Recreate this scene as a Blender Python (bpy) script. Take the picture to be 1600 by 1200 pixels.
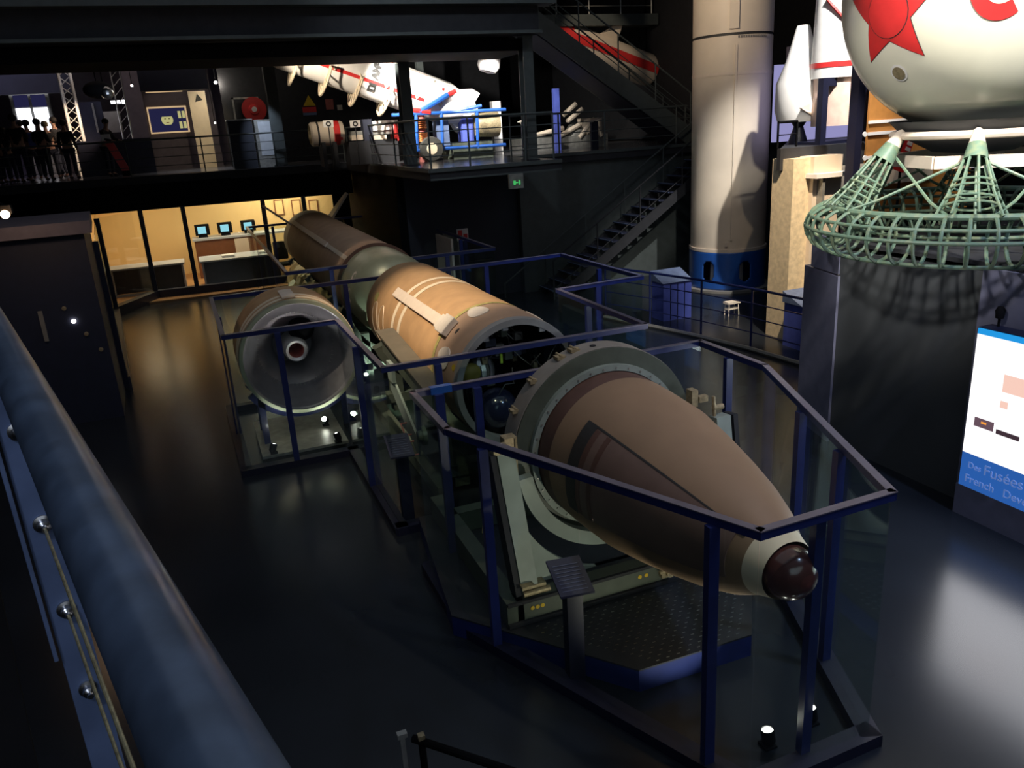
import bpy, bmesh, math, random
from math import sin, cos, pi, radians
from mathutils import Vector, Matrix
random.seed(7)
for _o in list(bpy.data.objects): bpy.data.objects.remove(_o)
SC = bpy.context.scene
COL = SC.collection
V = Vector

# ---------------------------------------------------------------- camera
F = 1235.0                      # focal length in pixels of a 1600 px wide frame
PITCH, ROLL, YAW = radians(18.11), radians(3.57), radians(20.84)
EYE = V((0, 0, 4.5))
_f = V((0, cos(PITCH), -sin(PITCH))); _r0 = V((1, 0, 0)); _u0 = _r0.cross(_f)
_r = _r0 * cos(ROLL) - _u0 * sin(ROLL); _u = _r0 * sin(ROLL) + _u0 * cos(ROLL)
_RZ = Matrix.Rotation(-YAW, 3, 'Z')
CR, CU, CF = _RZ @ _r, _RZ @ _u, _RZ @ _f
cam_d = bpy.data.cameras.new('camera'); cam = bpy.data.objects.new('camera', cam_d); COL.objects.link(cam)
cam_d.sensor_fit = 'HORIZONTAL'; cam_d.sensor_width = 36; cam_d.lens = 36 * F / 1600
cam_d.clip_start = 0.03; cam_d.clip_end = 200
M3 = Matrix((CR, CU, -CF)).transposed()
cam.matrix_world = Matrix.Translation(EYE) @ M3.to_4x4()
SC.camera = cam

def ray(px, py): return CR * ((px - 800) / F) + CU * ((600 - py) / F) + CF
def aty(px, py, Y):            # point of the sight line lying in the vertical plane y = Y
    d = ray(px, py); return EYE + d * (Y / d.y)
def atx(px, py, X):
    d = ray(px, py); return EYE + d * (X / d.x)
def atz(px, py, Z):
    d = ray(px, py); return EYE + d * ((Z - 4.5) / d.z)
def atd(px, py, dist): return EYE + ray(px, py) * dist

# ---------------------------------------------------------------- world, exposure, lights
w = bpy.data.worlds.new('hall_dark'); SC.world = w; w.use_nodes = True
w.node_tree.nodes['Background'].inputs[0].default_value = (0.35, 0.45, 0.6, 1)
w.node_tree.nodes['Background'].inputs[1].default_value = 0.004
SC.view_settings.view_transform = 'Standard'; SC.view_settings.look = 'None'
SC.view_settings.exposure = 0.0; SC.view_settings.gamma = 1.0
SC.view_settings.use_curve_mapping = False

def spot(name, loc, target, energy, color=(1, .82, .6), size=40, blend=.5, rad=.06):
    d = bpy.data.lights.new(name, 'SPOT'); d.energy = energy; d.color = color
    d.spot_size = radians(size); d.spot_blend = blend; d.shadow_soft_size = rad
    o = bpy.data.objects.new(name, d); COL.objects.link(o); o.location = loc
    o.rotation_euler = (V(target) - V(loc)).to_track_quat('-Z', 'Y').to_euler(); return o
def point(name, loc, energy, color, rad=.1):
    d = bpy.data.lights.new(name, 'POINT'); d.energy = energy; d.color = color; d.shadow_soft_size = rad
    o = bpy.data.objects.new(name, d); COL.objects.link(o); o.location = loc; return o
def area(name, loc, target, energy, color, sx, sy):
    d = bpy.data.lights.new(name, 'AREA'); d.energy = energy; d.color = color
    d.shape = 'RECTANGLE'; d.size = sx; d.size_y = sy
    o = bpy.data.objects.new(name, d); COL.objects.link(o); o.location = loc
    o.rotation_euler = (V(target) - V(loc)).to_track_quat('-Z', 'Y').to_euler(); return o

WARM = (1, .80, .58); WHITE = (1, .95, .88); COOL = (.72, .82, 1); BLUE = (.35, .5, 1)
spot('ceiling_spot', (-1.0, 9.0, 9.0), (3.2, 11.0, 1.8), 3300, WARM, 30, .7)
spot('ceiling_spot', (0.4, 18.0, 9.0), (3.1, 18.3, 2.0), 2300, WARM, 50, .8)
spot('ceiling_spot', (5.5, 2.0, 9.5), (3.3, 5.4, 1.6), 560, WARM, 34, .6, .1)
spot('ceiling_spot', (1.0, 5.0, 9.0), (3.0, 9.5, 1.6), 500, WARM, 36, .8)
spot('ceiling_spot', (4.5, 12.0, 9.5), (12.8, 17.5, 8.2), 2300, WARM, 46, 1.0)
spot('ceiling_spot', (5.2, 1.5, 9.6), (8.3, 6.6, 5.2), 6500, (1, .95, .84), 40, .7, .25)
spot('ceiling_spot', (1.0, 5.5, 8.0), (8.2, 6.8, 3.4), 1700, WHITE, 26, .7, .25)
spot('ceiling_spot', (7.0, 1.0, 9.0), (7.0, 5.0, .5), 1300, (.55, .65, 1), 70, .9, .2)
spot('ceiling_spot', (2.2, 2.8, 9.0), (-0.2, 1.3, 3.9), 150, COOL, 40, .7)
spot('ceiling_spot', (7.0, 8.0, 9.5), (6.6, 12.6, 1.2), 2300, (.5, .6, 1), 34, .8)
spot('ceiling_spot', (3.0, 12.0, 9.5), (7.0, 20.0, 3.0), 350, (.8, .9, 1), 60, .9, .2)

area('hall_fill', (3, 8, 11.3), (3, 8, 0), 230, (.75, .85, 1), 16, 16)  # added fill without a fitting, stands in for light bounced round the hall
area('hall_fill', (3, -5.5, 7.5), (6, 14, 3), 170, (.78, .87, 1), 12, 5)  # added fill from behind the camera, lifts the upright faces
spot('post_fill', (-1.2, -1.6, 7.2), (-.38, 1.66, 3.8), 150, (.65, .75, 1), 30, .7)  # added lamp without a fitting, brightens the flat post by the handrail
spot('ceiling_spot', (0.8, 12.6, 9.6), (3.3, 15.1, 2.0), 520, WARM, 26, .8)  # added warm lamp, turns the pale green dome yellower
area('hall_fill', (12, 12, 11.3), (12, 12, 0), 70, (.8, .85, 1), 10, 10)

# ---------------------------------------------------------------- materials
def mat(name, col, rough=.5, metal=0., var=.12, scale=6., bump=0., emit=None, estr=1., coat=0., spec=.5, col2=None, thr=None):
    m = bpy.data.materials.new(name); m.use_nodes = True
    nt = m.node_tree; b = nt.nodes['Principled BSDF']; L = nt.links
    tc = nt.nodes.new('ShaderNodeTexCoord'); n = nt.nodes.new('ShaderNodeTexNoise')
    n.inputs['Scale'].default_value = scale; n.inputs['Detail'].default_value = 5
    L.new(tc.outputs['Object'], n.inputs['Vector'])
    r = nt.nodes.new('ShaderNodeValToRGB'); L.new(n.outputs['Fac'], r.inputs['Fac'])
    c2 = col2 if col2 else tuple(min(1, c * (1 + var)) for c in col)
    c1 = col if col2 else tuple(c * (1 - var) for c in col)
    r.color_ramp.elements[0].color = (*c1, 1); r.color_ramp.elements[1].color = (*c2, 1)
    lo, hi = thr if thr else (.3, .7)
    r.color_ramp.elements[0].position = lo; r.color_ramp.elements[1].position = hi
    L.new(r.outputs['Color'], b.inputs['Base Color'])
    b.inputs['Roughness'].default_value = rough; b.inputs['Metallic'].default_value = metal
    b.inputs['Specular IOR Level'].default_value = spec
    if coat: b.inputs['Coat Weight'].default_value = coat; b.inputs['Coat Roughness'].default_value = .1
    if bump:
        bp = nt.nodes.new('ShaderNodeBump'); bp.inputs['Strength'].default_value = bump
        n2 = nt.nodes.new('ShaderNodeTexNoise'); n2.inputs['Scale'].default_value = scale * 6
        L.new(tc.outputs['Object'], n2.inputs['Vector']); L.new(n2.outputs['Fac'], bp.inputs['Height'])
        L.new(bp.outputs['Normal'], b.inputs['Normal'])
    if emit:
        b.inputs['Emission Color'].default_value = (*emit, 1); b.inputs['Emission Strength'].default_value = estr
    return m

def glass_mat(name, tint=(.93, .975, .96), gloss=1.0):
    """pane: clear transmission plus Schlick reflection, the same from both faces"""
    m = bpy.data.materials.new(name); m.use_nodes = True; nt = m.node_tree; nt.nodes.clear(); L = nt.links
    o = nt.nodes.new('ShaderNodeOutputMaterial'); mx = nt.nodes.new('ShaderNodeMixShader')
    t = nt.nodes.new('ShaderNodeBsdfTransparent'); g = nt.nodes.new('ShaderNodeBsdfGlossy')
    ge = nt.nodes.new('ShaderNodeNewGeometry'); dt = nt.nodes.new('ShaderNodeVectorMath'); dt.operation = 'DOT_PRODUCT'
    L.new(ge.outputs['Normal'], dt.inputs[0]); L.new(ge.outputs['Incoming'], dt.inputs[1])
    def mth(op, a, b):
        n = nt.nodes.new('ShaderNodeMath'); n.operation = op
        for i, v in enumerate((a, b)):
            if isinstance(v, (int, float)): n.inputs[i].default_value = v
            elif v is not None: L.new(v, n.inputs[i])
        return n.outputs[0]
    c = mth('ABSOLUTE', dt.outputs['Value'], None); k = mth('SUBTRACT', 1.0, c); k = mth('POWER', k, 5.0)
    fr = mth('MULTIPLY', mth('ADD', mth('MULTIPLY', k, .9), .035), gloss)
    t.inputs[0].default_value = (*tint, 1); g.inputs['Roughness'].default_value = .015
    g.inputs['Color'].default_value = (.95, 1, .98, 1)
    L.new(fr, mx.inputs[0]); L.new(t.outputs[0], mx.inputs[1]); L.new(g.outputs[0], mx.inputs[2]); L.new(mx.outputs[0], o.inputs[0])
    return m

M = {}
M['floor'] = mat('polished_dark_blue_floor', (.015, .019, .026), .23, var=.25, scale=.7, spec=.4)
M['deckfloor'] = mat('polished_grey_deck', (.10, .10, .11), .18, var=.2, scale=.8, spec=.7)
M['dark'] = mat('charcoal_paint', (.030, .031, .036), .7, spec=.2)
M['darkgreen'] = mat('grey_green_steel', (.060, .072, .072), .6)
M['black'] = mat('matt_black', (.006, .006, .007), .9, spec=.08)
M['wall'] = mat('dark_blue_grey_wall', (.022, .026, .038), .75, var=.2, scale=1.2)
M['wallblue'] = mat('night_blue_panel', (.016, .02, .045), .6)
M['plinthdark'] = mat('plinth_charcoal', (.060, .066, .074), .6, var=.15, scale=1.)
M['plinthblue'] = mat('plinth_slate_violet', (.16, .165, .25), .5)
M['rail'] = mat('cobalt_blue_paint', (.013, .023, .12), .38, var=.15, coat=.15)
M['railtop'] = mat('worn_blue_rail', (.075, .105, .16), .3, metal=.35, var=.35, scale=14., bump=.05)
M['postblue'] = mat('pale_blue_steel', (.13, .18, .32), .45, metal=.2, var=.2, scale=9)
M['curb'] = mat('plinth_navy', (.008, .010, .03), .45)
M['glass'] = glass_mat('clear_glass')
M['officeglass'] = glass_mat('office_glass', (.97, .98, .97), .8)
M['tan'] = mat('tan_insulation', (.50, .305, .15), .62, var=.12, scale=3.5, bump=.05)
M['tan2'] = mat('tan_insulation_faded', (.40, .27, .185), .65, var=.1, scale=3., bump=.05)
M['brown'] = mat('brown_ablative', (.27, .175, .105), .6, var=.10, scale=2.2, bump=.03)
M['brown_d'] = mat('dark_brown_skirt', (.11, .055, .042), .55, var=.12)
M['brownpanel'] = mat('grey_brown_panel', (.17, .11, .09), .5, var=.08)
M['stripe'] = mat('cream_stripe', (.80, .68, .50), .6, var=.05)
M['conduit'] = mat('cream_conduit', (.74, .63, .52), .55, var=.05, scale=9)
M['pad'] = mat('off_white_pad', (.72, .66, .58), .6, var=.06, scale=20)
M['sealant'] = mat('yellow_green_sealant', (.42, .38, .13), .6, var=.3, scale=20)
M['grayring'] = mat('light_grey_frame', (.30, .31, .32), .45, metal=.3)
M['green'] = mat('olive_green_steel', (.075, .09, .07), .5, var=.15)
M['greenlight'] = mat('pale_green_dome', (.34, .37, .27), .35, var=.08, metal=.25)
M['sage'] = mat('pale_sage_steel', (.25, .30, .27), .5, var=.1)
M['cage'] = mat('celadon_tube', (.135, .22, .155), .5, var=.3, scale=14, col2=(.27, .30, .17), thr=(.45, .8))
M['ringface'] = mat('ring_beige_grey', (.25, .235, .21), .5)
M['ball'] = mat('dark_red_brown_ball', (.10, .038, .035), .22, coat=.5)
M['cream'] = mat('cream_white_paint', (.72, .62, .50), .5, var=.05, scale=2)
M['creamhi'] = mat('ivory_sphere', (.78, .76, .62), .32, var=.05, scale=2.2, coat=.3)
M['white'] = mat('white_paint', (.82, .80, .78), .5, var=.04)
M['red'] = mat('red_paint', (.62, .03, .03), .45, var=.08)
M['orange'] = mat('ochre_orange_wall', (.40, .17, .04), .6)
M['blue'] = mat('bright_blue_paint', (.02, .10, .42), .35, var=.08, coat=.4)
M['bluebox'] = mat('violet_blue_box', (.07, .10, .42), .5)
M['steel'] = mat('steel', (.5, .5, .5), .28, metal=1., var=.1)
M['bronze'] = mat('brass_fitting', (.33, .27, .16), .5, metal=.3, var=.3, scale=30)
M['foil'] = mat('crumpled_foil', (.45, .48, .5), .3, metal=1., var=.2, scale=8, bump=1.)
M['darknozzle'] = mat('graphite_liner', (.21, .20, .225), .4, metal=.3, var=.15, scale=5)
M['nozring'] = mat('polished_nozzle_ring', (.75, .74, .76), .3, metal=.5, var=.05)
M['copper'] = mat('copper', (.70, .22, .08), .25, metal=1.)
M['rust'] = mat('red_nozzle_throat', (.45, .14, .12), .6)
M['yellow'] = mat('yellow_paint', (.62, .42, .02), .5)
M['textdark'] = mat('dark_lettering', (.03, .03, .03), .6)
M['textpale'] = mat('pale_blue_lettering', (.30, .45, .85), .6, emit=(.2, .35, .85), estr=.35)
M['textgrey'] = mat('grey_lettering', (.35, .36, .4), .6)
M['cable'] = mat('twisted_steel_cable', (.33, .29, .17), .42, metal=.6, var=.4, scale=60)
M['skin'] = mat('skin', (.35, .2, .14), .6)
M['cloth1'] = mat('black_cloth', (.012, .012, .015), .9)
M['cloth2'] = mat('dark_blue_cloth', (.015, .02, .04), .9)
M['hair'] = mat('dark_hair', (.01, .008, .006), .7)
M['officewall'] = mat('warm_office_wall', (.80, .58, .27), .7, var=.04, scale=.8)
M['officefloor'] = mat('orange_office_floor', (.42, .22, .09), .4)
M['deskgrey'] = mat('blue_grey_desktop', (.45, .48, .52), .4)
M['deskdark'] = mat('dark_desk_front', (.05, .05, .045), .5)
M['wood'] = mat('brown_wood', (.20, .075, .03), .5)
M['textile'] = mat('textured_cream_column', (.74, .62, .42), .7, var=.15, scale=12, bump=.2)
M['violetwall'] = mat('violet_grey_wall', (.10, .085, .11), .7)
M['tyre'] = mat('rubber_tyre', (.05, .05, .045), .7)
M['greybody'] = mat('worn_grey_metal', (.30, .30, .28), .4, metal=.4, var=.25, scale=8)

def emis(name, col, s):
    m = bpy.data.materials.new(name); m.use_nodes = True; nt = m.node_tree; nt.nodes.clear()
    e = nt.nodes.new('ShaderNodeEmission'); o = nt.nodes.new('ShaderNodeOutputMaterial')
    e.inputs[0].default_value = (*col, 1); e.inputs[1].default_value = s; nt.links.new(e.outputs[0], o.inputs[0]); return m
M['bulb'] = emis('lamp_lens_white', (1, .95, .85), 40)
M['glowdim'] = emis('lens_and_glint_dim', (1, .95, .9), 8)  # dim lamp lens, also the painted glint of one button
M['bulbwarm'] = emis('lamp_lens_warm', (1, .6, .3), 25)
M['screen'] = emis('lit_screen_white', (.92, .93, 1), 2.2)
M['screenblue'] = emis('monitor_cyan', (.35, .8, .95), .9)
M['board'] = emis('lightbox_white', (1, .99, 1), 1.25)
M['boardblue'] = emis('lightbox_blue', (.03, .14, .52), .75)
M['boardcyan'] = emis('lightbox_cyan', (.02, .35, .85), .9)
M['boardpink'] = emis('lightbox_pink', (.95, .62, .52), 1.0)
M['boarddark'] = emis('lightbox_dark', (.05, .03, .04), 1.0)
M['boardorange'] = emis('lightbox_orange', (.95, .35, .05), 1.0)
M['exit'] = emis('exit_green', (.08, .6, .16), .7)
M['tube'] = emis('fluorescent_tube', (.95, .95, 1), 4)
M['posterbg'] = emis('poster_blue', (.05, .05, .17), .3)
M['posterface'] = emis('poster_face_yellow', (.75, .7, .3), .6)
M['posterborder'] = emis('poster_border', (.8, .55, .3), .7)
M['redled'] = emis('red_indicator', (1, .05, .05), 4)

# ---------------------------------------------------------------- mesh helpers
class MB:
    def __init__(s): s.bm = bmesh.new()
    def poly(s, vs, faces):
        v = [s.bm.verts.new(p) for p in vs]
        for f in faces:
            try: s.bm.faces.new([v[i] for i in f])
            except ValueError: pass
        return s
    def box(s, a, b):
        x0, x1 = sorted((a[0], b[0])); y0, y1 = sorted((a[1], b[1])); z0, z1 = sorted((a[2], b[2]))
        return s.poly([(x, y, z) for z in (z0, z1) for y in (y0, y1) for x in (x0, x1)],
                      [(0, 2, 3, 1), (4, 5, 7, 6), (0, 1, 5, 4), (2, 6, 7, 3), (0, 4, 6, 2), (1, 3, 7, 5)])
    def cbox(s, c, d): return s.box((c[0]-d[0]/2, c[1]-d[1]/2, c[2]-d[2]/2), (c[0]+d[0]/2, c[1]+d[1]/2, c[2]+d[2]/2))
    def beam(s, p, q, w, h, up=(0, 0, 1)):
        p, q = V(p), V(q); d = (q - p).normalized(); sd = d.cross(V(up))
        if sd.length < 1e-4: sd = d.cross(V((1, 0, 0)))
        sd.normalize(); u = sd.cross(d)
        vs = [b + sd * (w/2*i) + u * (h/2*j) for b in (p, q) for i, j in ((-1, -1), (1, -1), (1, 1), (-1, 1))]
        return s.poly(vs, [(0, 1, 2, 3), (7, 6, 5, 4), (0, 4, 5, 1), (1, 5, 6, 2), (2, 6, 7, 3), (3, 7, 4, 0)])
    def prism(s, pts, n):           # closed outline extruded by vector n
        k = len(pts); n = V(n); vs = [V(p) for p in pts] + [V(p) + n for p in pts]
        return s.poly(vs, [tuple(range(k))[::-1], tuple(range(k, 2*k))] + [(i, (i+1) % k, k+(i+1) % k, k+i) for i in range(k)])
    def tube(s, pts, r, seg=10, closed=False, caps=True):
        pts = [V(p) for p in pts]; n = len(pts); rings = []
        rr = r if isinstance(r, (list, tuple)) else [r]*n
        prev = None
        for i, p in enumerate(pts):
            if closed: t = (pts[(i+1) % n] - pts[i-1])
            else: t = pts[min(i+1, n-1)] - pts[max(i-1, 0)]
            t.normalize()
            if prev is None:
                a = V((0, 0, 1)) if abs(t.z) < .9 else V((1, 0, 0)); nrm = t.cross(a).normalized()
            else:
                nrm = (prev - t * prev.dot(t)); nrm.normalize()
            prev = nrm; b = t.cross(nrm)
            rings.append([s.bm.verts.new(p + (nrm * cos(2*pi*k/seg) + b * sin(2*pi*k/seg)) * rr[i]) for k in range(seg)])
        m = n if closed else n-1
        for i in range(m):
            A, B = rings[i], rings[(i+1) % n]
            for k in range(seg): s.bm.faces.new((A[k], A[(k+1) % seg], B[(k+1) % seg], B[k]))
        if caps and not closed:
            s.bm.faces.new(rings[0][::-1]); s.bm.faces.new(rings[-1])
        return s
    def lathe(s, o, d, prof, seg=64, a0=0., a1=2*pi, capends=False):
        """profile [(t, r)] about the axis through o along d"""
        o, d = V(o), V(d).normalized(); a = V((0, 0, 1)) if abs(d.z) < .9 else V((1, 0, 0))
        e1 = d.cross(a).normalized(); e2 = e1.cross(d)
        full = abs(a1-a0-2*pi) < 1e-6; n = seg if full else seg+1; rings = []
        for t, r in prof:
            if r < 1e-5: rings.append([s.bm.verts.new(o + d*t)]*n)
            else: rings.append([s.bm.verts.new(o + d*t + (e1*cos(a0+(a1-a0)*k/seg) + e2*sin(a0+(a1-a0)*k/seg))*r) for k in range(n)])
        for A, B in zip(rings, rings[1:]):
            for k in range(seg):
                q = [A[k], A[(k+1) % n], B[(k+1) % n], B[k]]; u = []
                for x in q:
                    if x not in u: u.append(x)
                if len(u) > 2:
                    try: s.bm.faces.new(u)
                    except ValueError: pass
        if capends:
            for R in (rings[0], rings[-1]):
                if len(set(R)) > 2: s.bm.faces.new(R)
        return s
    def sphere(s, c, r, seg=24, rg=14, sc=(1, 1, 1)):
        g = bmesh.ops.create_uvsphere(s.bm, u_segments=seg, v_segments=rg, radius=r)
        for v in g['verts']: v.co = V((v.co.x*sc[0], v.co.y*sc[1], v.co.z*sc[2])) + V(c)
        return s
    def patch(s, o, d, prof, a0, a1, off=.004, th=.01, seg=12):
        """curved plate lying on a surface of revolution; d along +-y axis, angle from +x towards +z"""
        A = [(t, r+off) for t, r in prof]; n = seg+1; o = V(o); d = V(d)
        lay = []
        for dr in (0, th):
            lay.append([[s.bm.verts.new(o + d*t + V((cos(a0+(a1-a0)*k/seg), 0, sin(a0+(a1-a0)*k/seg)))*(r+dr)) for k in range(n)] for t, r in A])
        m = len(A); f = s.bm.faces.new
        for i in range(m-1):
            for k in range(seg):
                f((lay[1][i][k], lay[1][i][k+1], lay[1][i+1][k+1], lay[1][i+1][k]))
                f((lay[0][i][k], lay[0][i+1][k], lay[0][i+1][k+1], lay[0][i][k+1]))
            for k in (0, seg): f((lay[0][i][k], lay[0][i+1][k], lay[1][i+1][k], lay[1][i][k]))
        for i in (0, m-1):
            for k in range(seg): f((lay[0][i][k], lay[0][i][k+1], lay[1][i][k+1], lay[1][i][k]))
        return s
    def build(s, name, material, parent=None, smooth=False, bevel=0):
        bmesh.ops.recalc_face_normals(s.bm, faces=s.bm.faces)
        off = ORG.get(parent.name, V((0, 0, 0))) if parent else V((0, 0, 0))
        me = bpy.data.meshes.new(name)
        if parent:
            for v in s.bm.verts: v.co -= off
        else:
            vs = [v.co for v in s.bm.verts]
            off = V(((min(v.x for v in vs)+max(v.x for v in vs))/2, (min(v.y for v in vs)+max(v.y for v in vs))/2, min(v.z for v in vs)))
            for v in s.bm.verts: v.co -= off
        s.bm.to_mesh(me); s.bm.free()
        o = bpy.data.objects.new(name, me); COL.objects.link(o)
        if parent: o.parent = parent
        else: o.location = off
        ORG[o.name] = off
        me.materials.append(M[material] if isinstance(material, str) else material)
        if smooth:
            for p in me.polygons: p.use_smooth = True
            try: me.set_sharp_from_angle(angle=radians(35))
            except Exception: pass
        if bevel:
            b = o.modifiers.new('bevel', 'BEVEL'); b.width = bevel; b.segments = 2; b.limit_method = 'ANGLE'
        return o
ORG = {}
def thing(name, label, cat, loc, group=None):
    o = bpy.data.objects.new(name, None); COL.objects.link(o); o.location = loc
    o.empty_display_size = .1
    ORG[o.name] = V(loc); tag(o, label, cat, group); return o
def tag(o, label, cat, group=None):
    o['label'] = label; o['category'] = cat
    if group: o['group'] = group
    return o
def struct(o): o['kind'] = 'structure'; return o
def textmesh(name, txt, size, origin, xdir, ydir, material, parent, depth=.004, align='LEFT', bold=0.):
    cu = bpy.data.curves.new('txt', 'FONT'); cu.body = txt; cu.size = size; cu.extrude = depth; cu.align_x = align; cu.offset = bold
    to = bpy.data.objects.new('txt', cu); COL.objects.link(to)
    bpy.context.view_layer.update()
    dg = bpy.context.evaluated_depsgraph_get()
    me = bpy.data.meshes.new_from_object(to.evaluated_get(dg))
    x = V(xdir).normalized(); y = V(ydir).normalized(); z = x.cross(y)
    off = ORG.get(parent.name)
    for v in me.vertices: v.co = V(origin) + x*v.co.x + y*v.co.y + z*v.co.z - off
    bpy.data.objects.remove(to)
    o = bpy.data.objects.new(name, me); COL.objects.link(o); o.parent = parent
    me.materials.clear(); me.materials.append(M[material]); ORG[o.name] = off
    return o
# ================================================================ SETTING
def S(name, mb, m): return struct(mb.build(name, m))
S('floor', MB().box((-14, -6, -.2), (26, 42, 0)), 'floor')
S('ceiling', MB().box((-14, -6, 11.5), (26, 42, 11.7)), 'black')
S('wall_back', MB().box((-14, 41.8, 0), (26, 42, 11.5)), 'dark')
S('wall_left', MB().box((-14.2, -6, 0), (-14, 42, 11.5)), 'dark')
S('wall_right', MB().box((26, -6, 0), (26.2, 42, 11.5)), 'dark')
S('wall_front', MB().box((-14, -6.2, 0), (26, -6, 11.5)), 'dark')
# gallery slab on three sides, with its fascia
DZ = 3.7
S('floor_gallery', MB().prism([(-14, 28.3, DZ-.02), (4.85, 26.2, DZ-.02), (4.95, 17.1, DZ-.02), (8.0, 17.1, DZ-.02), (8.0, 20.2, DZ-.02), (26, 20.2, DZ-.02), (26, 41.8, DZ-.02), (-14, 41.8, DZ-.02)], (0, 0, .02)), 'deckfloor')
S('trim_gallery', MB().prism([(-14, 28.25, 3.45), (4.8, 26.15, 3.45), (4.9, 17.05, 3.45), (8.05, 17.05, 3.45), (8.05, 20.15, 3.45), (26, 20.15, 3.45), (26, 41.8, 3.45), (-14, 41.8, 3.45)], (0, 0, .22)), 'dark')
S('trim_lip', MB().beam((4.92, 26.15, 3.66), (4.92, 17.05, 3.66), .1, .08).beam((4.9, 17.06, 3.66), (8.04, 17.06, 3.66), .1, .08)
  .beam((4.9, 17.07, 3.47), (8.04, 17.07, 3.47), .06, .04).beam((8.04, 20.17, 3.66), (14.4, 20.17, 3.66), .1, .08), 'darkgreen')
S('wall_stair', MB().box((8.3, 20.3, 0), (26, 20.5, 3.45)), 'darkgreen')
S('wall_gallery', MB().box((5.2, 20.6, 0), (8.5, 20.8, 3.45)), 'wall')
S('wall_under', MB().box((5.0, 20.7, 0), (5.2, 27.4, 3.45)), 'black')
# upper storey slab over the gallery
S('ceiling_gallery', MB().box((-14, 17.0, 6.34), (7.6, 17.4, 6.9)), 'dark')
S('trim_upper', MB().box((-14, 16.8, 6.34), (7.6, 17.0, 6.40)).box((-14, 16.7, 6.9), (7.9, 17.2, 7.6)).box((-14, 16.6, 7.6), (8.3, 17.0, 9.4)), 'darkgreen')
S('ceiling_storey', MB().box((-14, 17.4, 6.05), (7.6, 19.5, 6.30)), 'black')
S('ceiling_upper', MB().box((-14, 19.5, 8.2), (7.4, 41.8, 8.4)), 'black')
S('trim_storey', MB().box((-14, 19.4, 6.3), (7.6, 19.5, 8.4)), 'black')

# posts carrying the upper storey
def ipost(label, x, y, z0, z1, w, d):
    t = thing('steel_column', label, 'column', (x, y, z0), 'steel columns of the gallery')
    MB().box((x-w/2, y-d/2, z0), (x+w/2, y-d/2+.03, z1)).box((x-w/2, y+d/2-.03, z0), (x+w/2, y+d/2, z1)).box((x-.02, y-d/2+.03, z0), (x+.02, y+d/2-.03, z1)).build('shaft', 'darkgreen', t)
    MB().box((x-w/2-.04, y-d/2-.04, z0), (x+w/2+.04, y+d/2+.04, z0+.03)).build('base_plate', 'dark', t)
ipost('dark steel column in front of the white rocket on the gallery edge', 5.18, 19.62, DZ, 6.05, .26, .36)
ipost('dark green steel column at the gallery corner beside the diagonal staircase', 7.45, 17.45, DZ, 6.34, .24, .3)
ipost('dark steel column behind the tip of the slanted white rocket', 2.9, 26.9, DZ, 8.2, .34, .3)
ipost('thin dark column behind the rocket tail, left of the hanging satellite', 7.0, 24.5, DZ, 8.2, .2, .2)

# left block and office
S('wall_block', MB().prism([(-4.3, 14.9, 0), (-1.72, 14.9, 0), (-1.80, 16.6, 0), (-4.3, 16.6, 0)], (0, 0, 3.25)), 'wallblue')
S('trim_block', MB().prism([(-4.6, 14.5, 3.25), (-1.55, 14.5, 3.25), (-1.75, 16.8, 3.25), (-4.6, 16.8, 3.25)], (0, 0, .2)), 'violetwall')
S('wall_office_back', MB().box((-3.2, 31.0, 0), (5.0, 31.1, 3.4)), 'officewall')
S('wall_office_side', MB().box((-3.3, 27.1, 0), (-3.2, 31.1, 3.4)), 'officewall')
S('floor_office', MB().box((-3.2, 26.0, 0), (5.0, 31.0, .06)), 'officefloor')
S('ceiling_office', MB().box((-3.2, 26.9, 3.3), (5.0, 31.0, 3.4)), 'officewall')
S('trim_office', MB().prism([(-2.5, 24.4, 0), (-1.35, 26.6, 0), (4.95, 26.3, 0), (4.95, 26.55, 0), (-1.5, 26.85, 0), (-2.7, 24.6, 0)], (0, 0, .28)), 'curb')
S('trim_office_head', MB().prism([(-3.6, 26.8, 2.72), (4.95, 26.35, 2.72), (4.95, 26.65, 2.72), (-3.6, 27.1, 2.72)], (0, 0, .75)), 'black')
wn = 0
def window(p, q, z0, z1):
    global wn; wn += 1
    p, q = V(p), V(q)
    o = MB().beam(V((p.x, p.y, z0)), V((p.x, p.y, z1)), .13, .13, (1, 0, 0)).build('window_%d' % wn, 'curb'); struct(o)
    c = V(((p.x+q.x)/2, (p.y+q.y)/2, 0))
    MB().beam(V((p.x, p.y, (z0+z1)/2)), V((q.x, q.y, (z0+z1)/2)), .012, z1-z0).build('pane', 'officeglass', o)
for a, b in (((-2.45, 24.6), (-1.45, 26.7)), ((-1.45, 26.7), (-.25, 26.64)), ((-.25, 26.64), (2.1, 26.53)), ((2.1, 26.53), (3.35, 26.45)), ((3.35, 26.45), (4.8, 26.4))):
    window((*a, 0), (*b, 0), .28, 2.75)
window((-1.78, 16.7, 0), (-2.45, 24.6, 0), .05, 2.9)
S('trim_side', MB().beam((-1.78, 16.7, .12), (-2.45, 24.5, .12), .2, .24), 'curb')
area('office_light', (1.2, 28.6, 3.2), (1.0, 29, 0), 130, (1, .86, .6), 5.5, 1.6)
area('office_light', (-1.7, 29.2, 3.2), (-1.7, 29.2, 0), 22, (1, .8, .5), 1.5, 1.2)
area('office_light', (3.0, 29.9, 3.2), (2.6, 30.8, 1.8), 40, (1, .9, .62), 3., .5)

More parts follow.
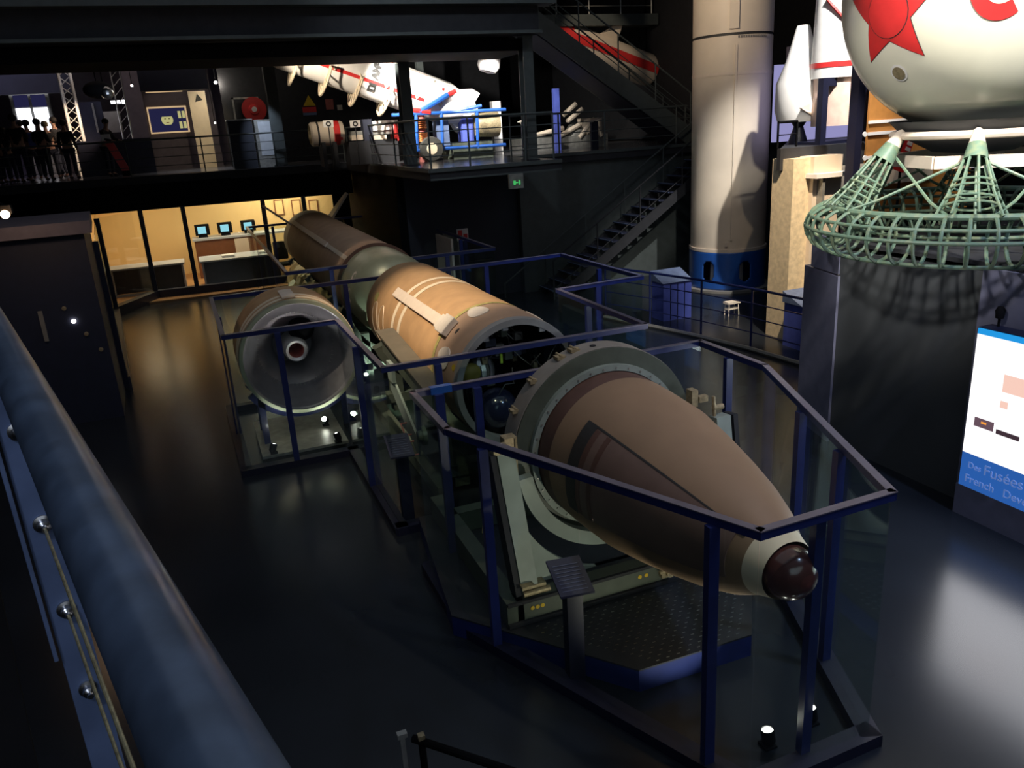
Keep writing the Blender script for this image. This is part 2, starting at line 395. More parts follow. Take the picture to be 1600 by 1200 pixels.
# ================================================================ OFFICE CONTENTS
def desk(label, x0, x1, y0, y1, h, skew=0):
    t = thing('desk', label, 'desk', ((x0+x1)/2, (y0+y1)/2, .06))
    MB().box((x0-.05, y0-.05, h-.05), (x1+.05, y1+.05, h)).build('desktop', 'deskgrey', t)
    MB().box((x0, y0+.1, .06), (x0+.06, y1, h-.05)).build('side_panel', 'deskgrey', t)
    MB().box((x1-.06, y0+.1, .06), (x1, y1, h-.05)).build('side_panel', 'deskgrey', t)
    MB().box((x0+.06, y0+.25, .12), (x1-.06, y0+.3, h-.05)).build('front_panel', 'deskdark', t)
    MB().box((x0, y0+.02, .06), (x1, y0+.2, .12)).build('foot_bar', 'deskgrey', t)
desk('long grey desk standing behind the left office panes', -2.7, -.55, 27.5, 28.4, .95)
desk('grey desk with bright top under the three monitors', .0, 2.0, 27.2, 28.4, .95)
desk('pale grey desk with a chair, behind the right office panes', 3.35, 4.7, 29.0, 29.8, 1.0)
t = thing('cabinet', 'low brown wooden cabinet carrying three monitors in the office', 'cabinet', (1.3, 29.9, .06))
MB().box((-.1, 29.5, .06), (2.3, 30.3, 1.35)).build('body', 'wood', t)
MB().box((-.15, 29.45, 1.35), (3.2, 30.35, 1.42)).build('worktop', 'deskgrey', t)
MB().box((1.2, 29.46, .5), (1.9, 29.5, 1.3)).build('door', 'cream', t)
for px, l in ((316, 'leftmost'), (352, 'middle'), (389, 'rightmost')):
    p = aty(px, 360, 29.8); x = p.x
    t = thing('computer_monitor', 'dark box monitor with a pale cyan screen, %s of the three on the office cabinet' % l, 'monitor', (x, 29.8, 1.42), 'office monitors')
    MB().box((x-.24, 29.72, 1.5), (x+.24, 30.05, 1.86)).build('housing', 'black', t, bevel=.02)
    MB().box((x-.15, 29.70, 1.56), (x+.12, 29.72, 1.80)).build('screen', 'screenblue', t)
    MB().box((x-.15, 29.75, 1.42), (x+.15, 30.0, 1.5)).build('foot', 'black', t)
p = aty(355, 393, 27.7)
tag(MB().box((p.x-.2, 27.5, .95), (p.x+.2, 27.9, 1.02)).build('keyboard', 'white', bevel=.01), 'small white keyboard lying on the bright grey desk', 'keyboard')
x = aty(343, 395, 27.6).x + .6
p = aty(480, 330, 31.0)
for i, (px, l) in enumerate(((436, 'left'), (463, 'middle'), (490, 'right'))):
    p = aty(px, 324, 31.0)
    t = thing('picture_frame', 'small dark picture frame on the yellow office wall, %s of three above the rocket tail' % l, 'picture', (p.x, 30.97, p.z-.3), 'office picture frames')
    MB().box((p.x-.17, 30.95, p.z-.28), (p.x+.17, 31.0, p.z+.28)).build('frame', 'wood', t)
    MB().box((p.x-.13, 30.94, p.z-.24), (p.x+.13, 30.95, p.z+.24)).build('sheet', 'officewall', t)
# office chair near the rocket tail
cx, cy = 2.55, 27.6
t = thing('office_chair', 'dark office chair behind the glass left of the rocket tail', 'chair', (cx, cy, .06))
MB().cbox((cx, cy, .52), (.5, .5, .1)).build('seat', 'cloth1', t, bevel=.03)
MB().cbox((cx, cy+.25, .95), (.46, .08, .6)).build('backrest', 'cloth1', t, bevel=.03)
MB().tube([(cx, cy, .12), (cx, cy, .48)], .03).build('column', 'steel', t)
b = MB()
for k in range(5):
    a = k*2*pi/5; b.tube([(cx, cy, .12), (cx+.3*cos(a), cy+.3*sin(a), .09)], .02, 6)
b.build('base', 'steel', t)

# ================================================================ MISSILE SECTIONS
X0, Z0 = 3.31, 1.54
AX = (X0, 0, Z0); YD = (0, 1, 0)
def Lth(prof, **k): return MB().lathe(AX, YD, prof, **k)
# --- nose section
NP = [(6.32, .735), (5.75, .725), (5.35, .70), (4.95, .625), (4.6, .545), (4.3, .465), (4.05, .375), (3.85, .265), (3.72, .19)]
t = thing('missile_nose_section', 'brown pointed missile nose section lying in the front glass enclosure', 'missile section', (X0, 5.0, Z0-.74))
Lth([(6.45, .70), (6.45, .735), (5.98, .733)]).build('skirt', 'brown_d', t, True)
Lth([(5.98, .733)] + NP[1:8]).build('cone', 'brown', t, True)
Lth([(3.85, .265), (3.70, .215)]).build('collar', 'stripe', t, True)
MB().sphere((X0, 3.69, Z0+.0), .19, 32, 20).build('nose_ball', 'ball', t, True)
Lth([(6.30, .738), (6.30, .752), (6.27, .752), (6.27, .738)]).build('seam_ring', 'stripe', t)
# access panel: its recess is painted in, a darker patch with a dark edge line
def rn(y):
    for (ya, ra), (yb, rb) in zip(NP, NP[1:]):
        if ya >= y >= yb: return ra + (rb-ra)*(ya-y)/(ya-yb)
    return NP[-1][1]
ys = [5.55 - .1*i for i in range(17)]
MB().patch(AX, YD, [(y, rn(y)) for y in ys], radians(133), radians(197), .006, .006, 18).build('access_panel', 'brownpanel', t, True)
jt = MB(); jt.patch(AX, YD, [(y, rn(y)) for y in [5.63]+ys+[3.9]], radians(131.6), radians(133), .004, .012, 2)
jt.patch(AX, YD, [(5.63, rn(5.63)), (5.47, rn(5.47))], radians(133), radians(197), .005, .012, 18)
jt.build('panel_joint', 'textdark', t)
MB().patch(AX, YD, [(y, rn(y)) for y in (5.47, 5.25)], radians(134), radians(196), .013, .003, 18).build('panel_band', 'brown_d', t, True)

# --- clamp ring round the nose + transport cradle
t = thing('transport_cradle', 'olive green transport cradle with a big round clamp ring carrying the nose section', 'cradle', (3.15, 6.4, .22))
g = Lth([(6.25, .79), (6.25, .95), (6.52, .95), (6.52, .79), (6.25, .79)], seg=72)
g.build('clamp_ring', 'green', t, True)
Lth([(6.27, .951), (6.27, .957), (6.52, .957), (6.52, .951), (6.27, .951)], seg=72).build('ring_band', 'ringface', t, True)
inr = Lth([(6.20, .742), (6.20, .80), (6.26, .80), (6.26, .742), (6.20, .742)], seg=72).build('inner_ring', 'sage', t, True)
for k in range(36):
    a = 2*pi*k/36 + .05; MB().lathe((X0+.77*cos(a), 6.20, Z0+.77*sin(a)), (0, -1, 0), [(0, .009), (.010, .009), (.010, 0)], 8).build('ring_bolt', 'greybody', inr)
# lower half ring segment and saddle plate with circular cut-out
b = MB(); n = 40; a0, a1 = radians(186), radians(354)
pts = [(X0+.98*cos(a0+(a1-a0)*k/n), 6.1, Z0+.98*sin(a0+(a1-a0)*k/n)) for k in range(n+1)] + [(X0+.845*cos(a1-(a1-a0)*k/n), 6.1, Z0+.845*sin(a1-(a1-a0)*k/n)) for k in range(n+1)]
for k in range(n):
    A = [pts[k], pts[k+1], pts[2*n-k], pts[2*n+1-k]]; b.prism(A, (0, .10, 0))
b.build('lower_ring', 'sage', t)
b = MB()
aa = [radians(205+130*k/32) for k in range(33)]
for k in range(32):
    p0, p1 = [(X0+1.12*cos(a), Z0+1.12*sin(a)) for a in (aa[k], aa[k+1])]
    b.prism([(p0[0], 5.92, .47), (p1[0], 5.92, .47), (p1[0], 5.92, max(p1[1], .47)), (p0[0], 5.92, max(p0[1], .47))], (0, .05, 0))
b.prism([(2.24, 5.92, .47), (X0+1.12*cos(aa[0]), 5.92, .47), (X0+1.12*cos(aa[0]), 5.92, Z0+1.12*sin(aa[0])), (2.2, 5.92, 1.2)], (0, .05, 0))
b.prism([(X0+1.12*cos(aa[-1]), 5.92, .47), (4.4, 5.92, .47), (4.42, 5.92, 1.2), (X0+1.12*cos(aa[-1]), 5.92, Z0+1.12*sin(aa[-1]))], (0, .05, 0))
b.build('saddle_plate', 'sage', t)
MB().beam((2.24, 5.80, .5), (2.16, 6.0, 1.80), .16, .14, (0, 1, 0)).build('upright', 'sage', t)
MB().beam((4.45, 5.85, .5), (4.42, 6.0, 1.70), .16, .14, (0, 1, 0)).build('upright', 'sage', t)
MB().beam((2.12, 5.80, .5), (2.04, 6.0, 1.80), .05, .16, (0, 1, 0)).build('upright_flange', 'dark', t)
MB().beam((4.58, 5.85, .5), (4.55, 6.0, 1.70), .05, .16, (0, 1, 0)).build('upright_flange', 'dark', t)
b = MB().box((2.1, 5.72, .22), (4.55, 5.88, .46)).box((2.1, 7.6, .22), (4.55, 7.76, .46)).box((2.0, 5.72, .22), (2.16, 8.15, .46)).box((4.5, 5.72, .22), (4.66, 8.15, .46))
b.build('base_frame', 'green', t)
MB().box((2.0, 5.69, .22), (4.66, 5.72, .26)).box((2.0, 5.69, .44), (4.66, 5.72, .47)).build('frame_flange', 'dark', t)
for x in (2.24, 2.29, 2.34, 3.35, 3.42): MB().lathe((x, 5.72, .36), (0, -1, 0), [(0, .02), (.006, .02), (.006, 0)], 12).build('yellow_dot', 'yellow', t)
b = MB().tube([(3.53, 5.66, .38), (3.70, 5.66, .42)], .02).cbox((3.62, 5.69, .36), (.12, .05, .1)).lathe((3.64, 5.66, .36), (0, -1, 0), [(0, .04), (.03, .04), (.03, 0)], 14)
b.build('latch', 'bronze', t)
b = MB().cbox((2.28, 5.78, .53), (.22, .1, .1)).tube([(2.16, 5.72, .52), (2.42, 5.72, .52)], .028).cbox((2.2, 5.73, .60), (.12, .1, .03))
b.build('clamp', 'bronze', t)
b = MB().cbox((4.20, 6.14, 1.88), (.07, .10, .17)).cbox((4.30, 6.12, 1.86), (.10, .06, .06)).tube([(4.36, 6.02, 1.9), (4.40, 6.0, 1.25)], .018).tube([(4.36, 6.02, 1.78), (4.47, 6.02, 1.78)], .028)
b.build('clamp', 'bronze', t)
b = MB().cbox((2.3, 6.22, 1.78), (.12, .12, .12)).cbox((2.12, 5.98, 1.84), (.14, .1, .07)).tube([(2.28, 6.0, 1.9), (2.26, 5.96, 1.2)], .012)
b.build('clamp', 'bronze', t)
for a, r in ((104, .965), (113, .965), (133, .965), (152, .965)):
    a = radians(a); c = V((X0+r*cos(a), 6.42, Z0+r*sin(a)))
    MB().cbox(c, (.09, .10, .03)).tube([c+V((0, -.04, .015)), c+V((0, .07, .02))], .014, 8).tube([c+V((-.05, 0, .01)), c+V((.05, 0, .01))], .012, 8).build('toggle_latch', 'bronze', t)
MB().lathe((X0+.955*cos(radians(93)), 6.38, Z0+.955*sin(radians(93))), (0, 0, 1), [(0, .03), (.008, .03), (.008, 0)], 14).build('ring_hole', 'dark', t)
MB().tube([(1.95, 6.0, 1.3), (1.9, 5.95, 1.1), (1.98, 5.9, 1.0), (1.97, 5.9, .8), (1.9, 5.85, .6), (1.93, 5.8, .4)], .008, 6).build('hanging_cord', 'cable', t)

# chequer plate platform under the cradle
t = thing('exhibit_platform', 'low blue edged chequer plate platform under the missile nose', 'platform', (3.2, 7, 0))
pl = [(1.85, 8.2), (1.6, 6.15), (2.75, 4.72), (3.85, 4.70), (5.0, 6.15), (5.0, 8.2)]
MB().prism([(x, y, .0) for x, y in pl], (0, 0, .20)).build('skirt', 'rail', t)
b = MB().prism([(x, y, .20) for x, y in pl], (0, 0, .015))
b.build('tread_plate', mat('chequer_plate', (.028, .03, .036), .42, metal=.2, var=.2), t)
b = MB()
for i in range(30):
    for j in range(26):
        x = 1.95+i*.1+(j % 2)*.05; y = 4.76+j*.055
        if x < 1.7+(6.15-y)*.8+.05 or x > 4.9-(6.15-y)*.8 : continue
        if y > 5.68: continue
        b.cbox((x, y, .2165), (.03, .008, .004))
b.build('raised_pattern', 'steel', t)

# --- stage two
t = thing('missile_second_stage', 'tan missile stage with two cream hoops, open at its front end, in the middle enclosure', 'missile section', (X0, 11, Z0-.81))
Lth([(13.35, .0), (13.45, .70), (13.48, .78), (13.42, .81), (9.44, .81)]).build('body', 'tan', t, True)
Lth([(9.36, .81), (8.56, .80)]).build('front_section', 'tan2', t, True)
Lth([(9.44, .815), (9.36, .815)]).build('sealant_joint', 'sealant', t, True)
Lth([(8.56, .80), (8.50, .80), (8.46, .79), (8.46, .715), (8.62, .715)]).build('end_frame', 'grayring', t, True)
for y in (11.62, 11.25): MB().patch(AX, YD, [(y, .81), (y-.12, .81)], radians(0), radians(210), .002, .006, 60).build('hoop', 'stripe', t, True)
cc = MB().patch(AX, YD, [(11.95, .81), (9.35, .81)], radians(128.5), radians(139), .004, .06, 6).build('cable_conduit', 'conduit', t, bevel=.01)
MB().patch(AX, YD, [(9.50, .81), (9.20, .81)], radians(125), radians(142), .004, .09, 6).patch(AX, YD, [(9.62, .81), (9.50, .81)], radians(127), radians(140.5), .004, .075, 5).build('conduit_cover', 'pad', cc, bevel=.01)
def pad(yc, ac, hy, ha, name='oval_pad', m='pad', th=.012, rr=.805):
    b = MB(); n = 28; P = []
    for k in range(n):
        a = 2*pi*k/n; y = yc+hy*cos(a)*(1+.25*cos(a)); an = radians(ac)+ha*sin(a)
        P.append((y, an))
    vs = []
    for r in (rr+.002, rr+.002+th):
        vs += [(X0+r*cos(an), y, Z0+r*sin(an)) for y, an in P]
        vs.append((X0+r*cos(radians(ac)), yc, Z0+r*sin(radians(ac))))
    m1 = n+1
    fs = [(k, n, (k+1) % n) for k in range(n)] + [(m1+k, m1+(k+1) % n, m1+n) for k in range(n)] + [(k, (k+1) % n, m1+(k+1) % n, m1+k) for k in range(n)]
    b.poly(vs, fs); return b.build(name, m, t, True)
pad(9.12, 106, .20, .16); pad(8.98, 158, .20, .17); pad(9.05, 50, .2, .15)
pad(12.85, 151, .10, .10, 'oval_patch', 'sealant', .003, .81); pad(8.62, 160, .05, .05, 'round_mark', 'yellow', .004, .80)
pad(9.05, 132, .03, .05, 'slot', 'textdark', .004)
for yc, ac in ((12.75, 166), (12.3, 165)):
    b = MB(); P = [(yc+.17*cos(a), radians(ac+14)+.42*sin(a)) for a in [2*pi*k/32 for k in range(32)]]
    b.tube([(X0+.813*cos(an), y, Z0+.813*sin(an)) for y, an in P], .009, 6, closed=True); b.build('oval_outline', 'stripe', t)
# inside the open end
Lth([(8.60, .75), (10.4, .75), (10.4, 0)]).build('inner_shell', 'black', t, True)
MB().sphere((X0-.20, 8.75, Z0-.38), .26, 24, 16).build('pressure_sphere', mat('blue_black_tank', (.02, .025, .06), .15, coat=.6), t, True)
MB().sphere((X0-.28, 9.15, Z0+.02), .22, 20, 12, (1, 1, 1.1)).build('pressure_sphere', 'darknozzle', t, True)
MB().sphere((X0-.33, 8.95, Z0+.06), .18, 14, 9, (.8, .6, 1.2)).build('foil_bundle', 'foil', t)
MB().sphere((X0-.48, 8.85, Z0+.10), .14, 16, 10, (1, .7, .9)).build('yellow_tank', mat('dull_yellow', (.25, .22, .04), .6), t, True)
b = MB(); R = random.Random(3)
for k in range(22):
    a = R.uniform(0, 2*pi); r = R.uniform(.25, .6); p = V((X0+r*cos(a), R.uniform(8.6, 9.0), Z0+r*sin(a)))
    q = [p]
    for j in range(4): p = p+V((R.uniform(-.16, .16), R.uniform(-.03, .1), R.uniform(-.16, .16))); q.append(p)
    b.tube(q, .008, 6)
b.build('wiring', mat('harness_wires', (.10, .10, .10), .4, metal=.4, var=.5), t)
for k in range(22):
    a = R.uniform(0, 2*pi); r = R.uniform(.2, .62); MB().cbox((X0+r*cos(a), R.uniform(8.7, 9.2), Z0+r*sin(a)), (R.uniform(.04, .14), .1, R.uniform(.04, .16))).build('equipment_box', ('green', 'bronze', 'wallblue', 'greybody')[k % 4], t, bevel=.008)
for a, r in ((122, .70), (60, .70), (100, .70)):
    a = radians(a); MB().cbox((X0+r*cos(a), 8.5, Z0+r*sin(a)), (.07, .05, .05)).build('bracket', 'grayring', t)
b = MB().cbox((X0-.10, 8.75, Z0+.25), (.03, .03, .12)).build('yellow_tag', mat('lime_tag', (.5, .75, .05), .5), t)

# supports of stage two
t = thing('stage_dolly', 'olive green dolly with slanting side beam carrying the tan missile stage', 'dolly', (X0, 10.5, 0))
for y in (9.0, 12.3):
    b = MB(); n = 24
    for k in range(n):
        a, c = radians(200+140*k/n), radians(200+140*(k+1)/n)
        b.prism([(X0+.83*cos(a), y, Z0+.83*sin(a)), (X0+.83*cos(c), y, Z0+.83*sin(c)), (X0+1.02*cos(c), y, Z0+1.02*sin(c)), (X0+1.02*cos(a), y, Z0+1.02*sin(a))], (0, .22, 0))
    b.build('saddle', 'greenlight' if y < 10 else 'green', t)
    MB().box((X0-.75, y, .1), (X0-.55, y+.2, .78)).box((X0+.55, y, .1), (X0+.75, y+.2, .78)).box((X0-.9, y-.02, .25), (X0+.9, y+.22, .4)).build('trestle', 'green', t)
MB().beam((2.30, 8.55, 1.42), (2.30, 11.1, 1.62), .12, .30).build('side_beam', 'green', t)
MB().beam((2.30, 8.55, 1.585), (2.30, 11.1, 1.785), .26, .03).build('beam_cap', mat('bronze_green_cap', (.14, .12, .085), .5), t)
MB().beam((4.32, 8.7, 1.3), (4.32, 12.4, 1.3), .12, .3).build('side_beam', 'green', t)
MB().box((2.25, 8.7, .1), (2.4, 12.6, .28)).box((4.25, 8.7, .1), (4.4, 12.6, .28)).build('skid', 'green', t)
MB().beam((2.14, 10.25, 1.28), (2.14, 9.0, .72), .03, .26, (0, 0, 1)).cbox((2.12, 10.1, 1.45), (.05, .26, .26)).build('tow_arm', 'sage', t)
MB().tube([(2.1, 9.4, .95), (2.02, 9.4, .95), (2.02, 9.2, .86), (2.1, 9.2, .86)], .01, 6).tube([(2.1, 9.1, .8), (2.02, 9.1, .8), (2.02, 8.9, .7), (2.1, 8.9, .7)], .01, 6).build('handles', 'rust', t)
MB().lathe((2.16, 8.72, 1.0), (-1, 0, 0), [(0, .12), (.05, .12), (.05, .07), (.10, .07), (.10, 0)], 20).build('hub', 'greenlight', t, True)

# --- stage one
t = thing('missile_first_stage', 'long faded tan missile stage with fins, farthest of the horizontal sections', 'missile section', (X0, 20, Z0-.84))
Lth([(24.5, .84), (16.05, .84)]).build('body', 'tan2', t, True)
Lth([(16.05, .84), (16.02, .86), (15.96, .86), (15.96, .80)]).build('front_rim', 'brown_d', t, True)
Lth([(16.0, .80), (14.85, .80), (14.6, .74), (14.35, .55), (14.25, .3), (14.22, 0)]).build('forward_dome', 'greenlight', t, True)
Lth([(24.5, .84), (24.55, .85), (25.3, .85), (25.3, .0)]).build('tail_skirt', 'cream', t, True)
MB().patch(AX, YD, [(24.4, .84), (18.4, .84)], radians(130), radians(138), .003, .05, 5).build('cable_conduit', 'conduit', t, bevel=.01)
MB().patch(AX, YD, [(18.4, .84), (16.1, .84)], radians(131), radians(137), .003, .01, 4).build('conduit_strip', 'cream', t)
for a in (140, 47):
    a = radians(a); u = V((cos(a), 0, sin(a))); c = V(AX)
    tv = V((-sin(a), 0, cos(a)))
    w0, w1 = c+u*.84, c+u*1.75
    MB().prism([w0+V((0, 24.5, 0))-tv*.03, w0+V((0, 25.25, 0))-tv*.03, w1+V((0, 25.2, 0))-tv*.03, w1+V((0, 24.9, 0))-tv*.03], tv*.06).build('fin', 'conduit', t)
def decal(yc, ac, r, R=.80):
    b = MB(); b.patch(AX, YD, [(yc+r*cos(pi*k/12), R) for k in range(13)], radians(ac)-.001, radians(ac)+.001, .002, .002, 1)
    b.bm.free(); b = MB(); n = 24
    P = [(yc+r*cos(2*pi*k/n), radians(ac)+r/R*sin(2*pi*k/n)) for k in range(n)]
    b.poly([(X0+(R+.003)*cos(an), y, Z0+(R+.003)*sin(an)) for y, an in P], [tuple(range(n))])
    return b.build('round_label', 'pad', t)
decal(15.0, 176, .15); decal(14.95, 150, .13)
b = Lth([(14.9, .86), (14.86, .86)], seg=48, a0=0, a1=2*pi); b.bm.free()
MB().tube([(X0+.98*cos(radians(a)), 14.3, Z0+.98*sin(radians(a))) for a in range(190, 352, 6)], .02, 8).build('support_hoop', 'steel', t, True)
t2 = thing('stage_trestle', 'dark trestles with crumpled foil sheet under the farthest missile stage', 'trestle', (X0, 20, 0))
for y in (14.25, 17.2, 20.5, 24.0):
    b = MB(); n = 20; r0 = .845 if y > 16 else .965
    for k in range(n):
        a, c = radians(205+130*k/n), radians(205+130*(k+1)/n)
        b.prism([(X0+r0*cos(a), y, Z0+r0*sin(a)), (X0+r0*cos(c), y, Z0+r0*sin(c)), (X0+1.05*cos(c), y, Z0+1.05*sin(c)), (X0+1.05*cos(a), y, Z0+1.05*sin(a))], (0, .15, 0))
    b.box((X0-.8, y, 0), (X0-.65, y+.15, 1.0)).box((X0+.65, y, 0), (X0+.8, y+.15, 1.0)).box((X0-.8, y, .3), (X0+.8, y+.15, .42))
    b.build('saddle', 'green', t2)
b = MB(); R = random.Random(5); rows = []
for i in range(34):
    y = 16.2+i*.235; rows.append([(2.55-.12*j+R.uniform(-.05, .05), y, 1.12-.19*j+R.uniform(-.05, .05)) for j in range(6)])
vs = [p for r in rows for p in r]
b.poly(vs, [(i*6+j, i*6+j+1, i*6+j+7, i*6+j+6) for i in range(33) for j in range(5)])
o = b.build('foil_sheet', 'foil', t2); md = o.modifiers.new('sol', 'SOLIDIFY'); md.thickness = .01

# --- nozzle stage
NX, NY, NZ, NR = 1.11, 11.52, 1.46, .85
NA = (NX, 0, NZ)
t = thing('nozzle_section', 'short round rocket section showing its graphite inside and bright central nozzle ring', 'rocket section', (NX, 12, NZ-.87))
def Nl(prof, **k): return MB().lathe(NA, YD, prof, **k)
Nl([(NY, NR-.05), (NY, NR), (NY+.10, NR+.005)]).build('rim', 'greenlight', t, True)
Nl([(NY+.10, NR+.005), (NY+1.15, NR+.02), (NY+1.25, NR-.1)]).build('outer_shell', 'tan', t, True)
for y in (NY+.14, NY+.36): Nl([(y, NR+.008), (y, NR+.016), (y+.10, NR+.018), (y+.10, NR+.008)]).build('hoop', 'stripe', t, True)
MB().patch(NA, YD, [(NY+.12, NR), (NY+.7, NR)], radians(86), radians(98), .02, .03, 6).build('cover_plate', 'conduit', t)
Nl([(NY, NR-.04), (NY+.06, NR-.045), (NY+.08, NR-.07), (NY+.40, .70), (NY+.56, .56)]).build('inner_skirt', 'darknozzle', t, True)
idm = Nl([(NY+.56, .56), (NY+.60, .50), (NY+.74, .36), (NY+.80, .33), (NY+1.0, .30), (NY+1.06, .1), (NY+1.06, 0)]).build('inner_dome', 'darknozzle', t, True)
for k in range(60):
    a = 2*pi*k/60
    MB().beam((NX+.545*cos(a), NY+.555, NZ+.545*sin(a)), (NX+.60*cos(a), NY+.53, NZ+.60*sin(a)), .008, .008).build('radial_rib', 'greybody', idm)
Nl([(NY+.45, .115), (NY+.42, .155), (NY+.45, .175), (NY+.98, .20)]).build('nozzle_ring', 'nozring', t, True)
Nl([(NY+.45, .115), (NY+.7, .10), (NY+.9, .06), (NY+.9, 0)]).build('nozzle_throat', 'rust', t, True)
MB().sphere((NX+.14, NY+.70, NZ+.28), .20, 20, 12).build('dark_ball', 'black', t, True)  # black ball for the dark spot above the nozzle ring
MB().tube([(NX-.3, NY+.04, NZ-.78), (NX, NY+.03, NZ-.83), (NX+.3, NY+.04, NZ-.78)], .012, 6).build('rim_cable', 'greenlight', t)
t = thing('section_stand', 'dark blue stand legs under the round rocket section', 'stand', (NX, 12.1, 0))
b = MB(); n = 16
for y in (11.75, 12.4):
    for k in range(n):
        a, c = radians(215+110*k/n), radians(215+110*(k+1)/n)
        b.prism([(NX+.88*cos(a), y, NZ+.88*sin(a)), (NX+.88*cos(c), y, NZ+.88*sin(c)), (NX+.98*cos(c), y, NZ+.98*sin(c)), (NX+.98*cos(a), y, NZ+.98*sin(a))], (0, .1, 0))
b.build('saddle', 'rail', t)
for x in (NX-.68, NX+.62):
    for y in (11.75, 12.4): MB().box((x, y, 0), (x+.09, y+.1, NZ-.6)).build('leg', 'rail', t)
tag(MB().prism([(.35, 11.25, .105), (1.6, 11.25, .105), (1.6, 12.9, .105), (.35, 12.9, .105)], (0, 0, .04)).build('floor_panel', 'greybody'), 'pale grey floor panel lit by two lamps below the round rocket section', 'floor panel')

# ================================================================ GLASS ENCLOSURES
FH = 2.05
def fence(label, pts, posts, loc, closed=True, gaps=(), curbh=.10, split=1.6):
    t = thing('glass_enclosure', label, 'glass barrier', loc)
    n = len(pts); seg = [(pts[i], pts[(i+1) % n]) for i in range(n if closed else n-1)]
    cb = MB(); rl = MB(); tp = MB()
    for i, (a, b) in enumerate(seg):
        if i in gaps: continue
        A, B = V((*a, 0)), V((*b, 0)); d = (B-A).normalized()
        cb.beam(A-d*.06+V((0, 0, curbh/2)), B+d*.06+V((0, 0, curbh/2)), .16, curbh)
        rl.beam(A-d*.02+V((0, 0, FH-.03)), B+d*.02+V((0, 0, FH-.03)), .05, .06)
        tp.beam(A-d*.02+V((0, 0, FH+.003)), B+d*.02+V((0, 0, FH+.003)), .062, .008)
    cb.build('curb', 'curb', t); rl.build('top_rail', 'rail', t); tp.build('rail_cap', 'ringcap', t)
    for (x, y) in posts:
        MB().box((x-.04, y-.03, curbh), (x+.04, y+.03, FH-.06)).build('post', 'rail', t)
    for i, (a, b) in enumerate(seg):
        if i in gaps: continue
        A, B = V((*a, 0)), V((*b, 0)); L = (B-A).length; k = max(1, round(L/split))
        for j in range(k):
            P = A.lerp(B, (j+.01/L*1)/k); Q = A.lerp(B, (j+1)/k - .006/L)
            P = A+(B-A)*(j/k)+(B-A).normalized()*.006; Q = A+(B-A)*((j+1)/k)-(B-A).normalized()*.006
            z = (curbh+FH-.06)/2
            MB().beam(P+V((0, 0, z)), Q+V((0, 0, z)), .01, FH-.06-curbh).build('pane', 'glass', t)
    return t
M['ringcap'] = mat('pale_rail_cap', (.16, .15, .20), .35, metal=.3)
fence('front glass enclosure with blue rails round the pointed nose section',
      [(1.72, 7.31), (1.72, 6.17), (2.90, 3.50), (3.98, 3.52), (5.10, 6.19), (5.10, 7.31)],
      [(1.97, 7.26), (2.38, 7.26), (1.88, 5.72), (2.75, 3.78), (3.42, 3.57), (5.07, 6.75), (4.61, 5.1), (4.28, 4.3), (4.4, 7.26), (3.4, 7.26)],
      (3.3, 5.5, 0))
fence('middle zigzag glass enclosure with blue rails round the round section and tan stage',
      [(.05, 14.1), (.10, 11.05), (1.63, 11.05), (1.66, 8.33), (5.0, 8.33), (5.04, 11.0), (6.6, 11.1), (6.57, 14.1)],
      [(.80, 11.0), (2.27, 8.28), (4.0, 8.38), (5.0, 9.9), (5.75, 11.03), (6.5, 12.4), (4.97, 14.05), (3.6, 14.05), (2.3, 14.05), (1.0, 14.05), (.1, 12.6), (1.6, 9.6)],
      (3.3, 11.5, 0))
fence('far glass enclosure with blue rails round the long rear stage',
      [(1.50, 15.85), (5.82, 15.85), (5.85, 20.1), (5.85, 25.6), (1.45, 25.6)],
      [(2.35, 15.8), (4.75, 15.8), (5.78, 18.0), (1.52, 18.5), (1.52, 20.4), (1.5, 22.5), (1.5, 25.0), (2.2, 25.5), (3.4, 25.5)],
      (3.5, 20.5, 0), gaps=(2,))
p = atz(645, 607, 2.06)
tag(MB().box((1.90, 7.27, 1.99), (2.12, 7.35, 2.062)).build('rail_clip', 'blue'), 'small bright blue clip over the rail at the left end of the front enclosure', 'clip')
# exhibit caption posts
def caption(x, y, label, h=.86, m='curb'):
    t = thing('caption_post', label, 'caption stand', (x, y, .0), 'caption posts')
    MB().box((x-.07, y-.05, 0), (x+.07, y+.05, h)).build('post', m, t)
    d = V((0, .26, .17)); MB().prism([(x-.16, y-.13, h-.03), (x+.12, y-.17, h-.03), (x+.12, y+.10, h+.15), (x-.16, y+.14, h+.15)], (0, 0, .02)).build('caption_plate', 'textblueplate', t)
    b = MB()
    for k in range(8):
        f = (k+1)/10; b.beam((x-.13, y-.13+.26*f, h-.006+.18*f), (x+.08, y-.16+.26*f, h-.006+.18*f), .008, .003)
    b.build('caption_text', 'plinthblue', t)
M['textblueplate'] = mat('caption_plate_blue', (.02, .02, .05), .6)
caption(2.33, 5.05, 'navy caption post standing in front of the green cradle', .97)
caption(1.80, 8.52, 'navy caption post left of the dolly beside the tan stage', .95)
